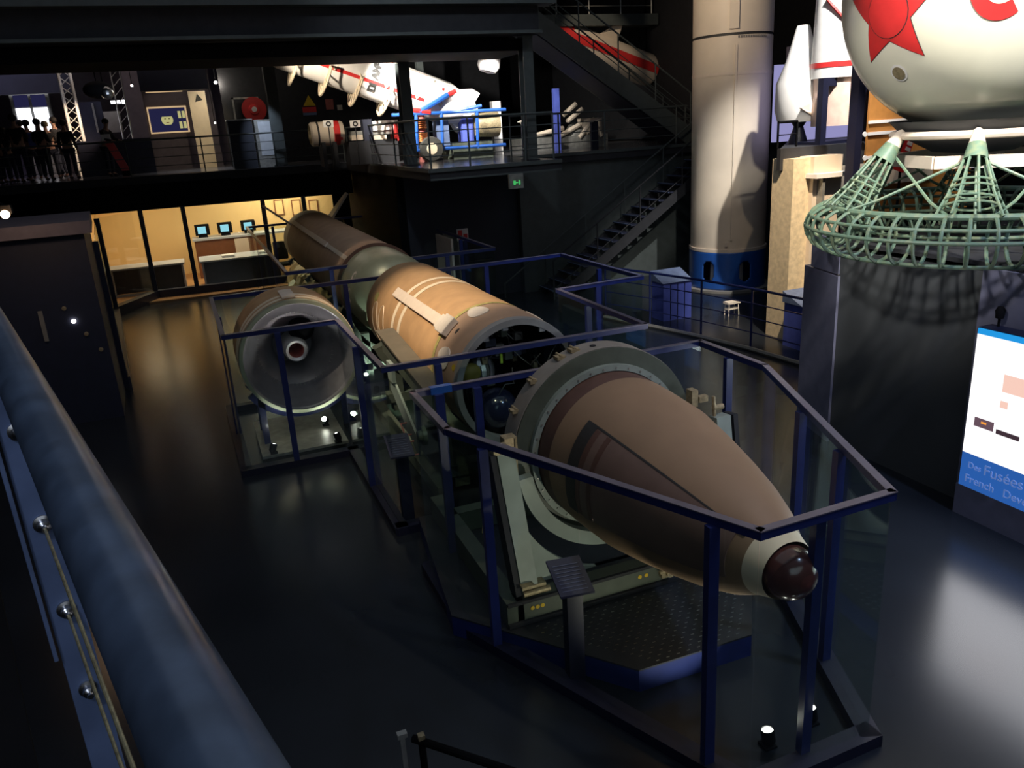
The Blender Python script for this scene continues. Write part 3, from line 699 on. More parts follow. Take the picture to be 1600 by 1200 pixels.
# floor lamps
def floorlamp(x, y, z, tx, ty, tz, label, e, col=(1, .97, .9), size=70, bulb='bulb', aim=None):
    t = thing('floor_spotlight', label, 'spotlight', (x, y, z-.02))
    d = (V(aim or (tx, ty, tz))-V((x, y, z+.08))).normalized(); c = V((x, y, z+.08))
    MB().lathe(c-d*.08, d, [(0, 0), (0, .03), (.03, .05), (.13, .05), (.13, .042), (.11, .042)], 20).build('housing', 'black', t, True)
    MB().lathe(c+d*.03, d, [(0, .046), (.014, .034), (.022, 0)], 16).build('lens', bulb, t, True)
    MB().box((x-.05, y-.05, z-.02), (x+.05, y+.05, z)).tube([(x, y, z), c-d*.03], .012, 6).build('foot', 'black', t)
    if e: spot('floor_spot', c+d*.07, (tx, ty, tz), e, col, size, .6, .03)
floorlamp(3.30, 3.80, .02, 2.9, 6.0, .95, 'small lit floor spotlight under the dark nose ball', 62, (1, .9, .72), 64, aim=(3.2, 3.95, 1.2))
floorlamp(3.74, 3.85, .02, 3.4, 4.6, 1.3, 'small lit floor spotlight by the right corner of the front enclosure', 60, (1, .9, .72), 70, aim=(3.6, 3.95, 1.2))
floorlamp(.52, 11.32, .16, 1.1, 11.7, 1.5, 'lit floor spotlight at the left under the round rocket section', 42)
floorlamp(1.45, 11.28, .16, 1.1, 11.7, 1.6, 'lit floor spotlight at the right under the round rocket section', 42)
p = atz(540, 668, .2)
floorlamp(1.40, 12.1, .16, 1.1, 11.5, .7, 'round floor lamp glowing behind the right spotlight', 0)
floorlamp(2.55, 13.6, .02, 3.0, 14.8, 1.0, 'floor spotlight under the pale green dome', 110, (.95, 1, .88))
floorlamp(2.3, 7.95, .02, 2.9, 8.7, 1.1, 'floor spotlight below the open end of the tan stage', 16)
M['pinkcream'] = mat('pinkish_cream', (.80, .58, .48), .5)
# ================================================================ WHITE LAUNCHER STANDING ON A BLUE RING
RX, RY, RR = 13.2, 17.75, .97
t = thing('standing_rocket', 'tall cream white rocket body standing upright on the floor beside the stairs', 'rocket', (RX, RY, 1.05))
UP = (0, 0, 1)
def zat(px, py): return aty(px, py, RY-RR*.8).z
zs = zat(1146, 52)
MB().lathe((RX, RY, 0), UP, [(1.12, RR*.98), (1.12, RR), (zs-.04, RR)]).build('lower_body', 'cream', t, True)
MB().lathe((RX, RY, 0), UP, [(zs-.04, RR-.012), (zs+.02, RR-.012)]).build('joint', 'textdark', t, True)
MB().lathe((RX, RY, 0), UP, [(zs+.02, RR), (11.2, RR)]).build('upper_body', 'cream', t, True)
MB().lathe((RX, RY, 0), UP, [(zat(1145, 115)-.03, RR+.002), (zat(1145, 115)-.03, RR+.008), (zat(1145, 115)+.05, RR+.008), (zat(1145, 115)+.05, RR+.002)]).build('band', 'conduit', t, True)
va = math.atan2(-RY, -RX)
def vstrip(a, wd, z0, z1, th, name, m='conduit'):
    b = MB(); c = V((RX, RY, 0)); u = V((cos(a), sin(a), 0)); s = V((-sin(a), cos(a), 0))
    b.prism([c+u*(RR-.03)-s*wd/2+V((0, 0, z0)), c+u*(RR-.03)+s*wd/2+V((0, 0, z0)), c+u*(RR+th)+s*wd/2+V((0, 0, z0)), c+u*(RR+th)-s*wd/2+V((0, 0, z0))], (0, 0, z1-z0))
    b.build(name, m, t)
vstrip(va+.03, .22, zs+.1, 11.2, .05, 'raceway', 'cream'); vstrip(va+.10, .05, 1.35, zs-.25, .03, 'raceway', 'cream')
vstrip(va-.02, .06, 1.2, 1.3, .05, 'bracket', 'conduit')
for k in range(14):
    a = va+.15+k*.06
    b = MB().cbox((RX+(RR+.005)*cos(a), RY+(RR+.005)*sin(a), zs-.08), (.03, .03, .05)).build('joint_bolt', 'ringface', t)
t = thing('support_ring', 'bright blue round base with oval openings under the tall white rocket', 'base', (RX, RY, 0))
n = 96; b = MB()
oa = [va-.50, va+.48]
def inhole(a, z, hw=.17, z0=.28, z1=.80):
    for o in oa:
        s = (a-o)*1.03
        if abs(s) < hw and z0 < z < z1:
            zz = min(max(z, z0+hw), z1-hw)
            if s*s+(z-zz)**2 < hw*hw: return True
    return False
zl = [.06+.98*j/24 for j in range(25)]; n = 180
grid = [[b.bm.verts.new((RX+(RR+.03)*cos(2*pi*k/n), RY+(RR+.03)*sin(2*pi*k/n), z)) for k in range(n)] for z in zl]
for j in range(24):
    for k in range(n):
        a = 2*pi*(k+.5)/n; a = (a-va+pi) % (2*pi)-pi+va
        if not inhole(a, (zl[j]+zl[j+1])/2): b.bm.faces.new((grid[j][k], grid[j][(k+1) % n], grid[j+1][(k+1) % n], grid[j+1][k]))
o = b.build('ring_wall', 'blue', t, True); md = o.modifiers.new('s', 'SOLIDIFY'); md.thickness = .03
MB().lathe((RX, RY, 0), UP, [(0, 0), (0, 1.16), (.06, 1.16), (.06, 0)]).build('base_plate', 'ringface', t, True)
MB().lathe((RX, RY, 0), UP, [(1.04, RR+.035), (1.12, RR+.035), (1.12, 0)]).build('flange', 'conduit', t, True)
for a in oa: MB().lathe((RX+.6*cos(a), RY+.6*sin(a), 0), UP, [(.06, .14), (.72, .14), (.74, 0)], 24).build('inner_foot', 'white', t, True)

# ================================================================ RAIL ROUND THE ROCKET, BLUE CASES
def railing(label, pts, h, z0, bars, m='rail', postr=.022, barr=.012, group=None, posts=None, topm=None):
    t = thing('guard_rail', label, 'railing', (*pts[0], z0), group)
    P = [V((*p, z0)) if len(p) == 2 else V(p) for p in pts]
    u = V((0, 0, h))
    MB().tube([p+u for p in P], .026, 8).build('top_rail', topm or m, t)
    for k in range(1, bars+1):
        MB().tube([p+u*(k/(bars+1)) for p in P], barr, 6).build('bar', m, t)
    for q in (posts or pts):
        q = V((*q, z0)) if len(q) == 2 else V(q)
        MB().tube([q, q+u], postr, 6).build('post', m, t)
    return t
PR = [(8.7, 16.3), (9.12, 15.0), (9.5, 13.6), (9.76, 12.3), (9.90, 10.9), (9.98, 9.4)]
railing('curved dark blue railing on the floor in front of the tall white rocket', PR, 1.15, .08, 3, 'rail')
tag(MB().tube([(x-.05, y, .045) for x, y in PR], .045, 6).build('floor_kerb', 'ringface'), 'pale curved kerb line at the foot of the railing by the tall white rocket', 'kerb')
def bluecase(x, y, label, w=.62, h=.98):
    t = thing('display_case', label, 'display case', (x, y, 0), 'blue display cases')
    MB().prism([(x-w/2, y-.25, 0), (x+w/2, y-.25, 0), (x+w/2, y+.25, 0), (x-w/2, y+.25, 0)], (0, 0, h-.1)).build('body', 'bluebox', t)
    MB().prism([(x-w/2-.03, y-.28, h-.1), (x-w/2-.03, y+.28, h-.1), (x-w/2-.03, y+.28, h+.12), ], (w+.06, 0, 0)).build('slanted_top', 'postblue', t)
    for k in range(1, 4): MB().box((x-w/2+k*w/4-.008, y-.262, .02), (x-w/2+k*w/4+.008, y-.25, h-.14)).build('front_joint', 'curb', t)
bluecase(10.0, 15.5, 'violet blue case with slanting pale top behind the railing, left of the tall white rocket', .75)
bluecase(10.85, 12.0, 'blue case with slanting top behind the railing, below the cream column', .7)
c = atz(1143, 492, .0)
t = thing('step_stool', 'small white stool on the floor in front of the tall white rocket', 'stool', c)
MB().cbox((c.x, c.y, .30), (.34, .2, .05)).build('seat', 'white', t)
for sx in (-.14, .14):
    for sy in (-.08, .08): MB().tube([(c.x+sx, c.y+sy, 0), (c.x+sx*.9, c.y+sy*.9, .28)], .012, 6).build('leg', 'white', t)
MB().cbox((c.x, c.y, .16), (.3, .14, .03)).build('shelf', 'white', t)

# ================================================================ STAIRS
t = thing('upper_staircase', 'dark grey green steel staircase descending diagonally to the right onto the gallery', 'staircase', (13.4, 20.9, DZ))
A, B = V((7.9, 20.25, 7.72)), V((13.6, 20.25, 3.72))
for y, l in ((20.25, 0), (21.55, 1)):
    MB().prism([(A.x, y, A.z+.28), (A.x, y, A.z-.28), (B.x, y, B.z-.05), (B.x+.25, y, B.z+.08), (B.x+.1, y, B.z+.42)], (0, .06, 0)).build('stringer', 'darkgreen', t)
MB().prism([(A.x, 20.4, A.z-.22), (A.x, 20.4, A.z-.28), (B.x, 20.4, B.z-.05), (B.x+.2, 20.4, B.z+.1)], (0, 1.15, 0)).build('soffit', 'wallblue', t)
dx, dz = (B.x-A.x)/20, (B.z-A.z)/20
for k in range(1, 20): MB().box((A.x+dx*k-.02, 20.32, A.z+dz*k+.12), (A.x+dx*k+.28, 21.55, A.z+dz*k+.16)).build('tread', 'dark', t)
def stairrail(t, A, B, y, n, h=1.0, bars=3, m='darkgreen', z0=.3):
    A = V((A.x, y, A.z+z0)); B = V((B.x, y, B.z+z0)); u = V((0, 0, h))
    MB().tube([A+u, B+u], .024, 8).build('handrail', m, t)
    for k in range(bars): MB().tube([A+u*(.2+.16*k), B+u*(.2+.16*k)], .012, 6).build('rail_bar', m, t)
    for k in range(n+1):
        p = A.lerp(B, k/n); MB().tube([p-V((0, 0, .1)), p+u], .02, 6).build('rail_post', m, t)
stairrail(t, A, B+V((.1, 0, .05)), 20.28, 5); stairrail(t, A, B, 21.58, 5)
t = thing('lower_staircase', 'dark open stairs with faint tread edges descending left from the gallery to the floor', 'staircase', (10.5, 19.4, 0))
A, B = V((8.6, 20.05, .08)), V((13.9, 20.05, 3.52))
for y in (18.96, 20.02):
    MB().prism([(A.x, y, A.z), (A.x+.35, y, A.z-.1), (B.x, y, B.z-.3), (B.x, y, B.z)], (0, .05, 0)).build('stringer', 'dark', t)
n = 18; dx, dz = (B.x-A.x)/n, (B.z-A.z)/n
for k in range(1, n+1):
    o = MB().box((A.x+dx*k-.28, 19.01, A.z+dz*k-.10), (A.x+dx*k, 20.02, A.z+dz*k-.07)).build('tread', 'wallblue', t)
    MB().box((A.x+dx*k-.285, 19.01, A.z+dz*k-.069), (A.x+dx*k-.25, 20.02, A.z+dz*k-.06)).build('tread_edge', 'postblue', t)
stairrail(t, A, B, 18.98, 4, .95, 1, 'dark', .0); stairrail(t, A-V((1.0, 0, .65)), B, 20.04, 5, .95, 0, 'darkgreen', .0)
S('floor_landing', MB().box((13.9, 18.96, 3.5), (15.2, 20.2, 3.7)), 'dark')
railing('dark railing along the gallery edge right of the corner column, behind the staircase', [(8.1, 20.25), (9.5, 20.25), (10.9, 20.25), (13.2, 20.25)], 1.02, DZ, 3, 'darkgreen', group=None)
railing('dark railing on the landing between the staircase and the tall white rocket', [(13.6, 21.9), (14.6, 21.9), (14.6, 20.3)], 1.05, DZ, 2, 'darkgreen')
railing('dark steel railing along the projecting corner of the gallery', [(4.9, 26.1), (4.93, 23.2), (4.95, 20.2), (4.97, 17.15), (6.3, 17.15), (7.9, 17.15)], 1.02, DZ, 3, 'darkgreen',
        posts=[(4.9, 26.1), (4.93, 23.1), (4.95, 20.2), (4.97, 17.15), (5.87, 17.15), (7.2, 17.15), (7.9, 17.15)])
railing('dark steel railing along the far gallery edge in front of the visitors', [(-12, 28.1), (4.8, 26.25)], 1.02, DZ, 3, 'darkgreen',
        posts=[(-12+16.8*k/8, 28.1-1.85*k/8) for k in range(9)])
# emergency exit box under the gallery corner
p = aty(806, 283, 17.0)
t = thing('exit_sign', 'small green lit exit sign hanging under the gallery corner', 'sign', (p.x, 17.0, p.z-.15))
MB().cbox((p.x, 17.0, p.z), (.34, .08, .32)).build('housing', 'greybody', t)
MB().cbox((p.x-.05, 16.95, p.z-.03), (.05, .02, .09)).cbox((p.x+.07, 16.95, p.z-.03), (.03, .02, .10)).cbox((p.x, 16.95, p.z-.03), (.06, .02, .025)).build('pictogram', 'exit', t)
p = aty(723, 367, 20.55)
t = thing('fire_sign', 'small red and white square sign on the dark wall behind the far glass enclosure', 'sign', (p.x, 20.57, p.z-.15))
MB().box((p.x-.16, 20.56, p.z-.16), (p.x+.16, 20.59, p.z+.16)).build('plate', 'white', t)
MB().box((p.x-.13, 20.55, p.z-.13), (p.x-.01, 20.56, p.z+.13)).box((p.x+.02, 20.55, p.z-.13), (p.x+.13, 20.56, p.z+.02)).build('pictogram', 'red', t)
tag(MB().box((5.72, 18.6, .1), (5.77, 19.9, 1.95)).build('display_board', 'pad'), 'pale upright exhibit panel inside the far glass enclosure at its right side', 'panel')

# ================================================================ PLINTH AND LIGHT BOARD
t = thing('exhibit_plinth', 'large dark plinth with slate violet edges carrying the star painted sphere', 'plinth', (9.3, 6.5, 0))
MB().prism([(7.78, 5.98, 0), (7.78, 8.05, 0), (11, 8.6, 0), (11, 5.98, 0)], (0, 0, 2.70)).build('core', 'plinthdark', t)
MB().prism([(7.74, 8.03, 0), (8.0, 8.95, 0), (8.25, 8.95, 0), (7.8, 8.03, 0)], (0, 0, 2.35)).build('violet_edge', 'plinthblue', t)
MB().prism([(7.76, 8.05, 2.37), (7.93, 8.75, 2.37), (8.2, 8.75, 2.37), (7.8, 8.05, 2.37)], (0, 0, .45)).build('violet_edge', 'plinthblue', t)
MB().box((7.74, 3.6, 0), (11, 5.96, 2.75)).build('violet_block', 'plinthblue', t)
MB().prism([(7.78, 3.6, 2.76), (7.78, 8.05, 2.76), (11, 8.6, 2.76), (11, 3.6, 2.76)], (0, 0, .05)).build('top_plate', 'dark', t)
t = thing('light_board', 'brightly lit white information board with a blue foot, standing against the plinth', 'information board', (7.6, 4.8, 0))
MB().box((7.50, 3.4, .0), (7.72, 5.78, .36)).build('base', 'plinthblue', t)
MB().box((7.52, 3.4, .36), (7.72, 5.76, 2.18)).build('housing', 'curb', t)
MB().box((7.50, 3.42, .76), (7.52, 5.75, 2.11)).build('white_panel', 'board', t)
MB().box((7.50, 3.42, .36), (7.52, 5.75, .76)).build('blue_panel', 'boardblue', t)
MB().box((7.50, 3.42, 2.11), (7.52, 5.75, 2.17)).build('blue_strip', 'boardcyan', t)
def pic(y0, y1, z0, z1, m, name='picture'): return MB().box((7.494, y0, z0), (7.50, y1, z1)).build(name, m, t)
def BY(px, py): q = atx(px, py, 7.5); return q.y, q.z
ya, za = BY(1524, 648); yb, zb = BY(1552, 672)
MB().box((7.494, yb, zb-.02), (7.50, ya, za-.02)).build('photograph', mat('photo_dark_frame', (.15, .1, .12), .5, emit=(.12, .07, .09), estr=1), t)
MB().box((7.490, (ya+yb)/2-.03, zb+.03), (7.494, (ya+yb)/2+.03, za-.05)).build('photograph_flame', 'boardorange', t)
ya, za = BY(1570, 585); yb, zb = BY(1600, 622); pic(yb-.3, ya, zb, za, 'boardpink', 'photograph')
ya, za = BY(1564, 626); yb, zb = BY(1574, 640); pic(yb, ya, zb, za, 'boardpink', 'photograph')
ya, za = BY(1556, 677); yb, zb = BY(1592, 690); pic(yb, ya, zb-.0, zb+.05, 'boarddark', 'photograph')
textmesh('heading', 'Fusées', .17, (7.492, 5.47, .585), (0, -1, 0), (0, 0, 1), 'textpale', t)
textmesh('heading', 'Des', .10, (7.492, 5.66, .60), (0, -1, 0), (0, 0, 1), 'textpale', t)
textmesh('heading', 'French', .13, (7.492, 5.68, .43), (0, -1, 0), (0, 0, 1), 'textpale', t)
textmesh('heading', 'Development', .13, (7.492, 5.22, .43), (0, -1, 0), (0, 0, 1), 'textpale', t)
area('board_glow', (7.40, 4.6, 1.4), (0, 4.6, 1.2), 40, (.95, .95, 1), 2.2, 1.3)
c = V((7.68, 5.66, 2.18))
t = thing('spot_fixture', 'small dark spotlight on the plinth ledge just above the light board', 'spotlight', (7.68, c.y, 2.18))
MB().lathe((7.68, c.y, 2.27), (0, 0, 1), [(0, 0), (0, .04), (.08, .05), (.12, .03), (.12, 0)], 14).build('housing', 'black', t, True)
MB().tube([(7.68, c.y, 2.18), (7.68, c.y, 2.28)], .015, 6).build('stem', 'black', t)

# ================================================================ STAR SPHERE ON ITS CAGE
SX, SY, SZ, SR = 8.35, 6.75, 5.60, 1.49
t = thing('spherical_capsule', 'big ivory spherical capsule painted with a red star, standing on a green tube cage', 'capsule', (SX, SY, 4.0))
MB().lathe((SX, SY, SZ), UP, [(SR*-cos(pi*k/40), SR*sin(pi*k/40)) for k in range(41)], 80).build('shell', 'creamhi', t, True)
SC_ = V((SX, SY, SZ))
def hit(px, py, R=SR):
    d = ray(px, py).normalized(); oc = EYE-SC_; b_ = oc.dot(d); q = b_*b_-(oc.dot(oc)-R*R)
    return EYE+d*(-b_-math.sqrt(max(q, 0)))
def onsphere(c, up, poly, name, m, R=SR+.004, sub=10):
    """painted outline: poly = [(u,v)] metres on the tangent plane at c, laid on the ball as a fan"""
    nrm = (c-SC_).normalized(); e2 = (V(up)-nrm*nrm.dot(V(up))).normalized(); e1 = e2.cross(nrm)
    b = MB(); n = len(poly); P = []
    for k in range(n):
        (a0, b0), (a1, b1) = poly[k], poly[(k+1) % n]
        for s in range(4): P.append((a0+(a1-a0)*s/4, b0+(b1-b0)*s/4))
    n = len(P); rings = []
    def pt(u, v): return SC_+(nrm*SR+e1*u+e2*v).normalized()*R
    for j in range(1, sub+1): rings.append([b.bm.verts.new(pt(u*j/sub, v*j/sub)) for u, v in P])
    c0 = b.bm.verts.new(pt(0, 0))
    for k in range(n): b.bm.faces.new((c0, rings[0][k], rings[0][(k+1) % n]))
    for j in range(sub-1):
        for k in range(n): b.bm.faces.new((rings[j][k], rings[j+1][k], rings[j+1][(k+1) % n], rings[j][(k+1) % n]))
    return b.build(name, m, t, True)
c = hit(1386, 20)
def star(R1, R2, rot=0): return [((R1 if k % 2 == 0 else R2)*sin(rot+pi*k/5), (R1 if k % 2 == 0 else R2)*cos(rot+pi*k/5)) for k in range(10)]
onsphere(c, (0, 0, 1), star(.635, .285, .0), 'star_outline', 'textdark', SR+.003)
onsphere(c, (0, 0, 1), star(.62, .275, .0), 'star', 'red', SR+.006)
onsphere(c, (0, 0, 1), [(  .255*cos(2*pi*k/24), .255*sin(2*pi*k/24)) for k in range(24)], 'disc_outline', 'textdark', SR+.008)
onsphere(c, (0, 0, 1), [(.245*cos(2*pi*k/24), .245*sin(2*pi*k/24)) for k in range(24)], 'disc', 'red', SR+.011)
c = hit(1405, 114)
onsphere(c, (0, 0, 1), [(.10*cos(2*pi*k/20), .10*sin(2*pi*k/20)) for k in range(20)], 'porthole_rim', 'white', SR+.006, 3)
onsphere(c, (0, 0, 1), [(.075*cos(2*pi*k/20), .075*sin(2*pi*k/20)) for k in range(20)], 'porthole', 'bronze', SR+.012, 3)
c = hit(1568, -32); nrm = (c-SC_).normalized(); e2 = (V((0, 0, 1))-nrm*nrm.z).normalized(); e1 = e2.cross(nrm)
b = MB(); n = 40; vs = []
for k in range(n+1):
    a = radians(55+250*k/n)
    for r in (.20, .35): vs.append(SC_+(nrm*SR+e1*(r*.78*cos(a))+e2*(r*sin(a))).normalized()*(SR+.006))
b.poly(vs, [(2*k, 2*k+1, 2*k+3, 2*k+2) for k in range(n)]).build('painted_letter', 'red', t, True)
# collar tube, brackets, belly
t = thing('landing_cage', 'celadon green tubular cage base with cone shaped legs under the star sphere', 'frame', (SX, SY, 2.85))
def ring(R, z, r, name, m='cage', n=72): return MB().tube([(SX+R*cos(2*pi*k/n), SY+R*sin(2*pi*k/n), z) for k in range(n)], r, 8, closed=True).build(name, m, t, True)
ZT = 4.12
ring(.84, ZT, .045, 'collar_tube', 'conduit')
MB().lathe((SX, SY, 0), UP, [(ZT+.15, .9), (ZT-.05, .70), (ZT-.2, .42), (ZT-.24, 0)]).build('belly', 'plinthdark', t, True)
b = MB(); hexp = [(SX+.86*cos(radians(60*k+15)), SY+.86*sin(radians(60*k+15)), ZT-.28) for k in range(7)]
for k in range(6): MB().beam(hexp[k], hexp[k+1], .06, .13).build('cross_beam', 'conduit', t)
RT, rt, ZC = 1.50, .25, 3.10
ring(RT+.02, ZC+rt, .035, 'upper_hoop'); ring(RT+rt, ZC+.02, .022, 'outer_hoop'); ring(RT+.05, ZC-rt, .022, 'lower_hoop'); ring(RT-rt, ZC, .022, 'inner_hoop')
ring(RT+.2, ZC+.14, .02, 'outer_hoop')
for k in range(44):
    a = 2*pi*k/44; u = V((cos(a), sin(a), 0))
    MB().tube([V((SX, SY, ZC))+u*(RT+rt*cos(2*pi*j/16))+V((0, 0, rt*sin(2*pi*j/16))) for j in range(16)], .02, 6, closed=True).build('cage_hoop', 'cage', t, True)
va2 = math.atan2(-SY, -SX)
legs = [va2+radians(x) for x in (2, 62, 122, 182, 242, 302)]
for a in legs:
    u = V((cos(a), sin(a), 0)); s = V((-sin(a), cos(a), 0)); C0 = V((SX, SY, 0))
    ap = C0+u*.86+V((0, 0, ZT+.02)); bt = C0+u*1.42+V((0, 0, ZC+.2)); ax = (bt-ap).normalized(); L = (bt-ap).length
    MB().lathe(ap-ax*.05, ax, [(0, .02), (.03, .05), (.20, .085), (.20, 0)], 20).build('leg_tip', 'conduit', t, True)
    MB().lathe(ap, ax, [(.14, .085), (.33, .125), (.33, .10)], 24).build('leg_cone', 'cage', t, True)
    e1 = ax.cross(s).normalized()
    for j in range(9):
        th = 2*pi*j/9
        p = ap+ax*.3+(s*cos(th)+e1*sin(th))*.105
        q = bt+ax*.02+(s*cos(th)*.36+e1*sin(th)*.24)
        m = p.lerp(q, .6)+(s*cos(th)+e1*sin(th))*-.02
        MB().tube([p, m, q], .015, 6).build('leg_rod', 'cage', t, True)
    for f in (.42, .52, .70, .82):
        c = ap+ax*(.3+(L-.3)*f); rr = .105+(.33-.105)*f; r2 = .105+(.22-.105)*f
        MB().tube([c+s*cos(2*pi*j/20)*rr+e1*sin(2*pi*j/20)*r2 for j in range(20)], .013, 6, closed=True).build('leg_hoop', 'cage', t, True)
for i in range(6):
    a, a2 = legs[i], legs[(i+1) % 6]
    for p, q in ((a, a2), (a2, a)):
        P = V((SX+.9*cos(p), SY+.9*sin(p), ZT-.22)); qq = q+(p-q)*.12 if abs(p-q) < 3 else q
        dq = ((q-p+pi) % (2*pi))-pi; e = p+dq*.88
        Q = V((SX+(RT+.02)*cos(e), SY+(RT+.02)*sin(e), ZC+rt)); e_ = p+dq*.72
        Mi = V((SX+1.30*cos(e_), SY+1.30*sin(e_), ZC+rt+.12))
        MB().tube([P, Mi, Q], .017, 6).build('brace', 'cage', t, True)

# ================================================================ RIGHT GALLERY BEHIND THE SPHERE
S('floor_right', MB().prism([(10.75, 12.9, 3.6), (20, 12.9, 3.6), (20, 17.0, 3.6), (14.5, 17.0, 3.6)], (0, 0, .14)), 'dark')
S('trim_right', MB().box((10.7, 12.8, 3.35), (20, 12.9, 3.76)), 'dark')
S('wall_backdrop', MB().box((14.0, 16.6, 3.74), (20, 16.7, 5.9)), 'violetwall')
def cyl(parent, x, y, prof, name, m, seg=40): return MB().lathe((x, y, 0), UP, prof, seg).build(name, m, parent, True)
def pY(px, py, Y): return aty(px, py, Y)
# white conical upper stage
Yc = 14.3; base = pY(1248, 190, Yc); tip = pY(1240, 40, Yc); s = (pY(1278, 150, Yc)-pY(1218, 150, Yc)).x/2
t = thing('rocket_fairing', 'brilliant white tapering fairing with a blunt tip on the right hand gallery', 'fairing', (base.x, Yc, base.z))
z130, z95 = pY(1245, 130, Yc).z, pY(1242, 95, Yc).z
cyl(t, base.x, Yc, [(base.z, 0), (base.z, s*.86), (base.z+.25, s*1.0), (z130, s*.98), (z95, s*.62), (tip.z-.05, s*.28), (tip.z, s*.24), (tip.z, 0)], 'shell', 'white')
MB().prism([(base.x+s*.2, Yc-s, base.z), (base.x+s*1.3, Yc-s*.8, base.z), (base.x+s*1.3, Yc-s*.8, base.z+.62), (base.x-s*.8, Yc-s, base.z+.28)], (0, .06, 0)).build('flap', 'cream', t)
tag(MB().lathe((base.x, Yc, 0), UP, [(3.74, .0), (3.74, .2), (3.8, .2), (base.z-.1, .1), (base.z-.002, .16), (base.z-.002, 0)], 20).build('fairing_stand', 'curb', None, True), 'slim dark pedestal under the brilliant white tapering fairing', 'stand')
# lower unit and red lined rocket
Yr = 13.6; b0 = pY(1302, 196, Yr); s = (pY(1333, 150, Yr)-pY(1272, 150, Yr)).x/2*.97; z1 = pY(1305, 122, Yr).z; z2 = pY(1305, 104, Yr).z; zt = 7.2
t = thing('striped_rocket', 'white rocket with thin red diagonal lines, partly behind the star sphere', 'rocket', (b0.x, Yr, b0.z))
cyl(t, b0.x, Yr, [(b0.z, 0), (b0.z, s*.9), (z1, s*.9)], 'engine_skirt', 'pinkcream')
cyl(t, b0.x, Yr, [(z1, s*1.02), (z2, s*1.02), (zt, s*.9)], 'body', 'white')
cyl(t, b0.x, Yr, [(z2-.02, s*1.035), (z2+.08, s*1.035)], 'red_band', 'red')
b = MB(); R_ = s*1.03
b.tube([(b0.x+R_*cos(a), Yr+R_*sin(a), z2+1.25-1.2*(k/14)) for k, a in [(k, radians(195+120*k/14)) for k in range(15)]], .03, 6).build('red_line', 'red', t)
MB().cbox((b0.x, Yr-s*1.02, z2), (.07, .06, 1.6)).build('raceway', 'white', t)
t = thing('rocket_stand', 'black four post stand holding the red lined rocket on the right hand gallery', 'stand', (b0.x, Yr, 3.74))
for sx in (-1, 1): MB().box((b0.x+sx*s*1.15-.07, Yr-.35, 3.74), (b0.x+sx*s*1.15+.07, Yr-.2, z1)).build('post', 'curb', t)
for sx in (-1, 1): MB().box((b0.x+sx*s*.7-.22, Yr-.34, z1-.16), (b0.x+sx*s*.7+.22, Yr-.22, z1)).build('bracket', 'curb', t)
MB().box((b0.x-s*1.3, Yr-.3, 3.74), (b0.x+s*1.3, Yr+.4, 3.80)).build('foot', 'curb', t)
spot('gallery_spot', (b0.x-1.5, Yr-3, 9.5), (b0.x-.6, Yr, 5.2), 4200, (1, .96, .9), 42, .6)
M['violetglow'] = emis('violet_wall_glow', (.52, .50, .95), .55)  # self-glowing panel stands in for the lit violet wall
tag(MB().box((aty(1212, 150, 15.9).x, 15.9, 3.74), (17.5, 16.0, aty(1245, 100, 15.9).z)).build('wall_glow', 'violetglow'), 'wide violet white glowing panel added as the lit wall behind the white tapering fairing', 'screen')
p = pY(1207, 210, 13.2)
railing('short black railing in front of the white fairing on the right hand gallery', [(p.x+.05, 13.1), (pY(1245, 210, 13.1).x, 13.1)], .48, 3.76, 1, 'black')
# blue black post and ochre panel
x = pY(1335, 220, 11.7).x
tag(MB().box((x-.08, 11.6, 0), (x+.08, 11.8, 6.6)).build('blue_post', 'curb'), 'slim blue black post between the striped rocket and the ochre panel', 'post')
xa, xb = pY(1347, 200, 12.9).x, pY(1347, 200, 12.9).x+3.0
t = thing('ochre_panel', 'ochre orange corrugated cladding with white bands behind the star sphere', 'cladding', ((xa+xb)/2, 12.95, 2.2))
MB().box((xa, 12.75, 2.2), (xb, 12.79, 5.6)).build('sheet', 'orange', t)
for k, py in enumerate((190, 208, 245, 130)):
    z = pY(1375, py, 12.7).z; MB().box((xa, 12.72, z-.03), (xb, 12.75, z+.03)).build('white_band', 'white', t)
for py in (210, 247, 288):
    q = pY(1350, py, 12.7); MB().lathe((q.x+.03, 12.72, q.z), (0, -1, 0), [(0, .05), (.02, .05), (.02, 0)], 16).build('white_stud', 'white', t)
spot('ochre_spot', (9.5, 8.5, 9.5), (11.6, 12.7, 3.9), 420, WARM, 34, .6)
q = pY(1412, 240, 12.2)
t = thing('red_banner', 'tilted red board with white lettering seen through the green cage', 'board', (q.x, 12.2, 0))
d = V((.33, 0, .94)); e = V((.94, 0, -.33)); c = V((q.x, 12.2, q.z))
MB().prism([c-d*.34-e*.16, c-d*.34+e*.16, c+d*.34+e*.16, c+d*.34-e*.16], (0, .03, 0)).build('board', 'red', t)
MB().tube([(c.x, 12.25, 0), (c.x, 12.25, c.z)], .025, 8).build('pole', 'black', t)
for k in range(5): MB().prism([c+d*(-.26+.11*k)-e*(-.0), c+d*(-.26+.11*k)+e*.13, c+d*(-.19+.11*k)+e*.13, c+d*(-.19+.11*k)], (0, -.01, 0)).build('letter', 'white', t)
tag(MB().box((10.4, 12.7, 2.95), (14, 12.74, 3.5)).build('lit_strip', 'screenwarm') if 'screenwarm' in M else MB().box((11.8, 12.6, 2.9), (14.5, 12.64, 3.35)).build('lit_shelf', 'cream'), 'pale lit shelf strip seen between the legs of the green cage', 'shelf')
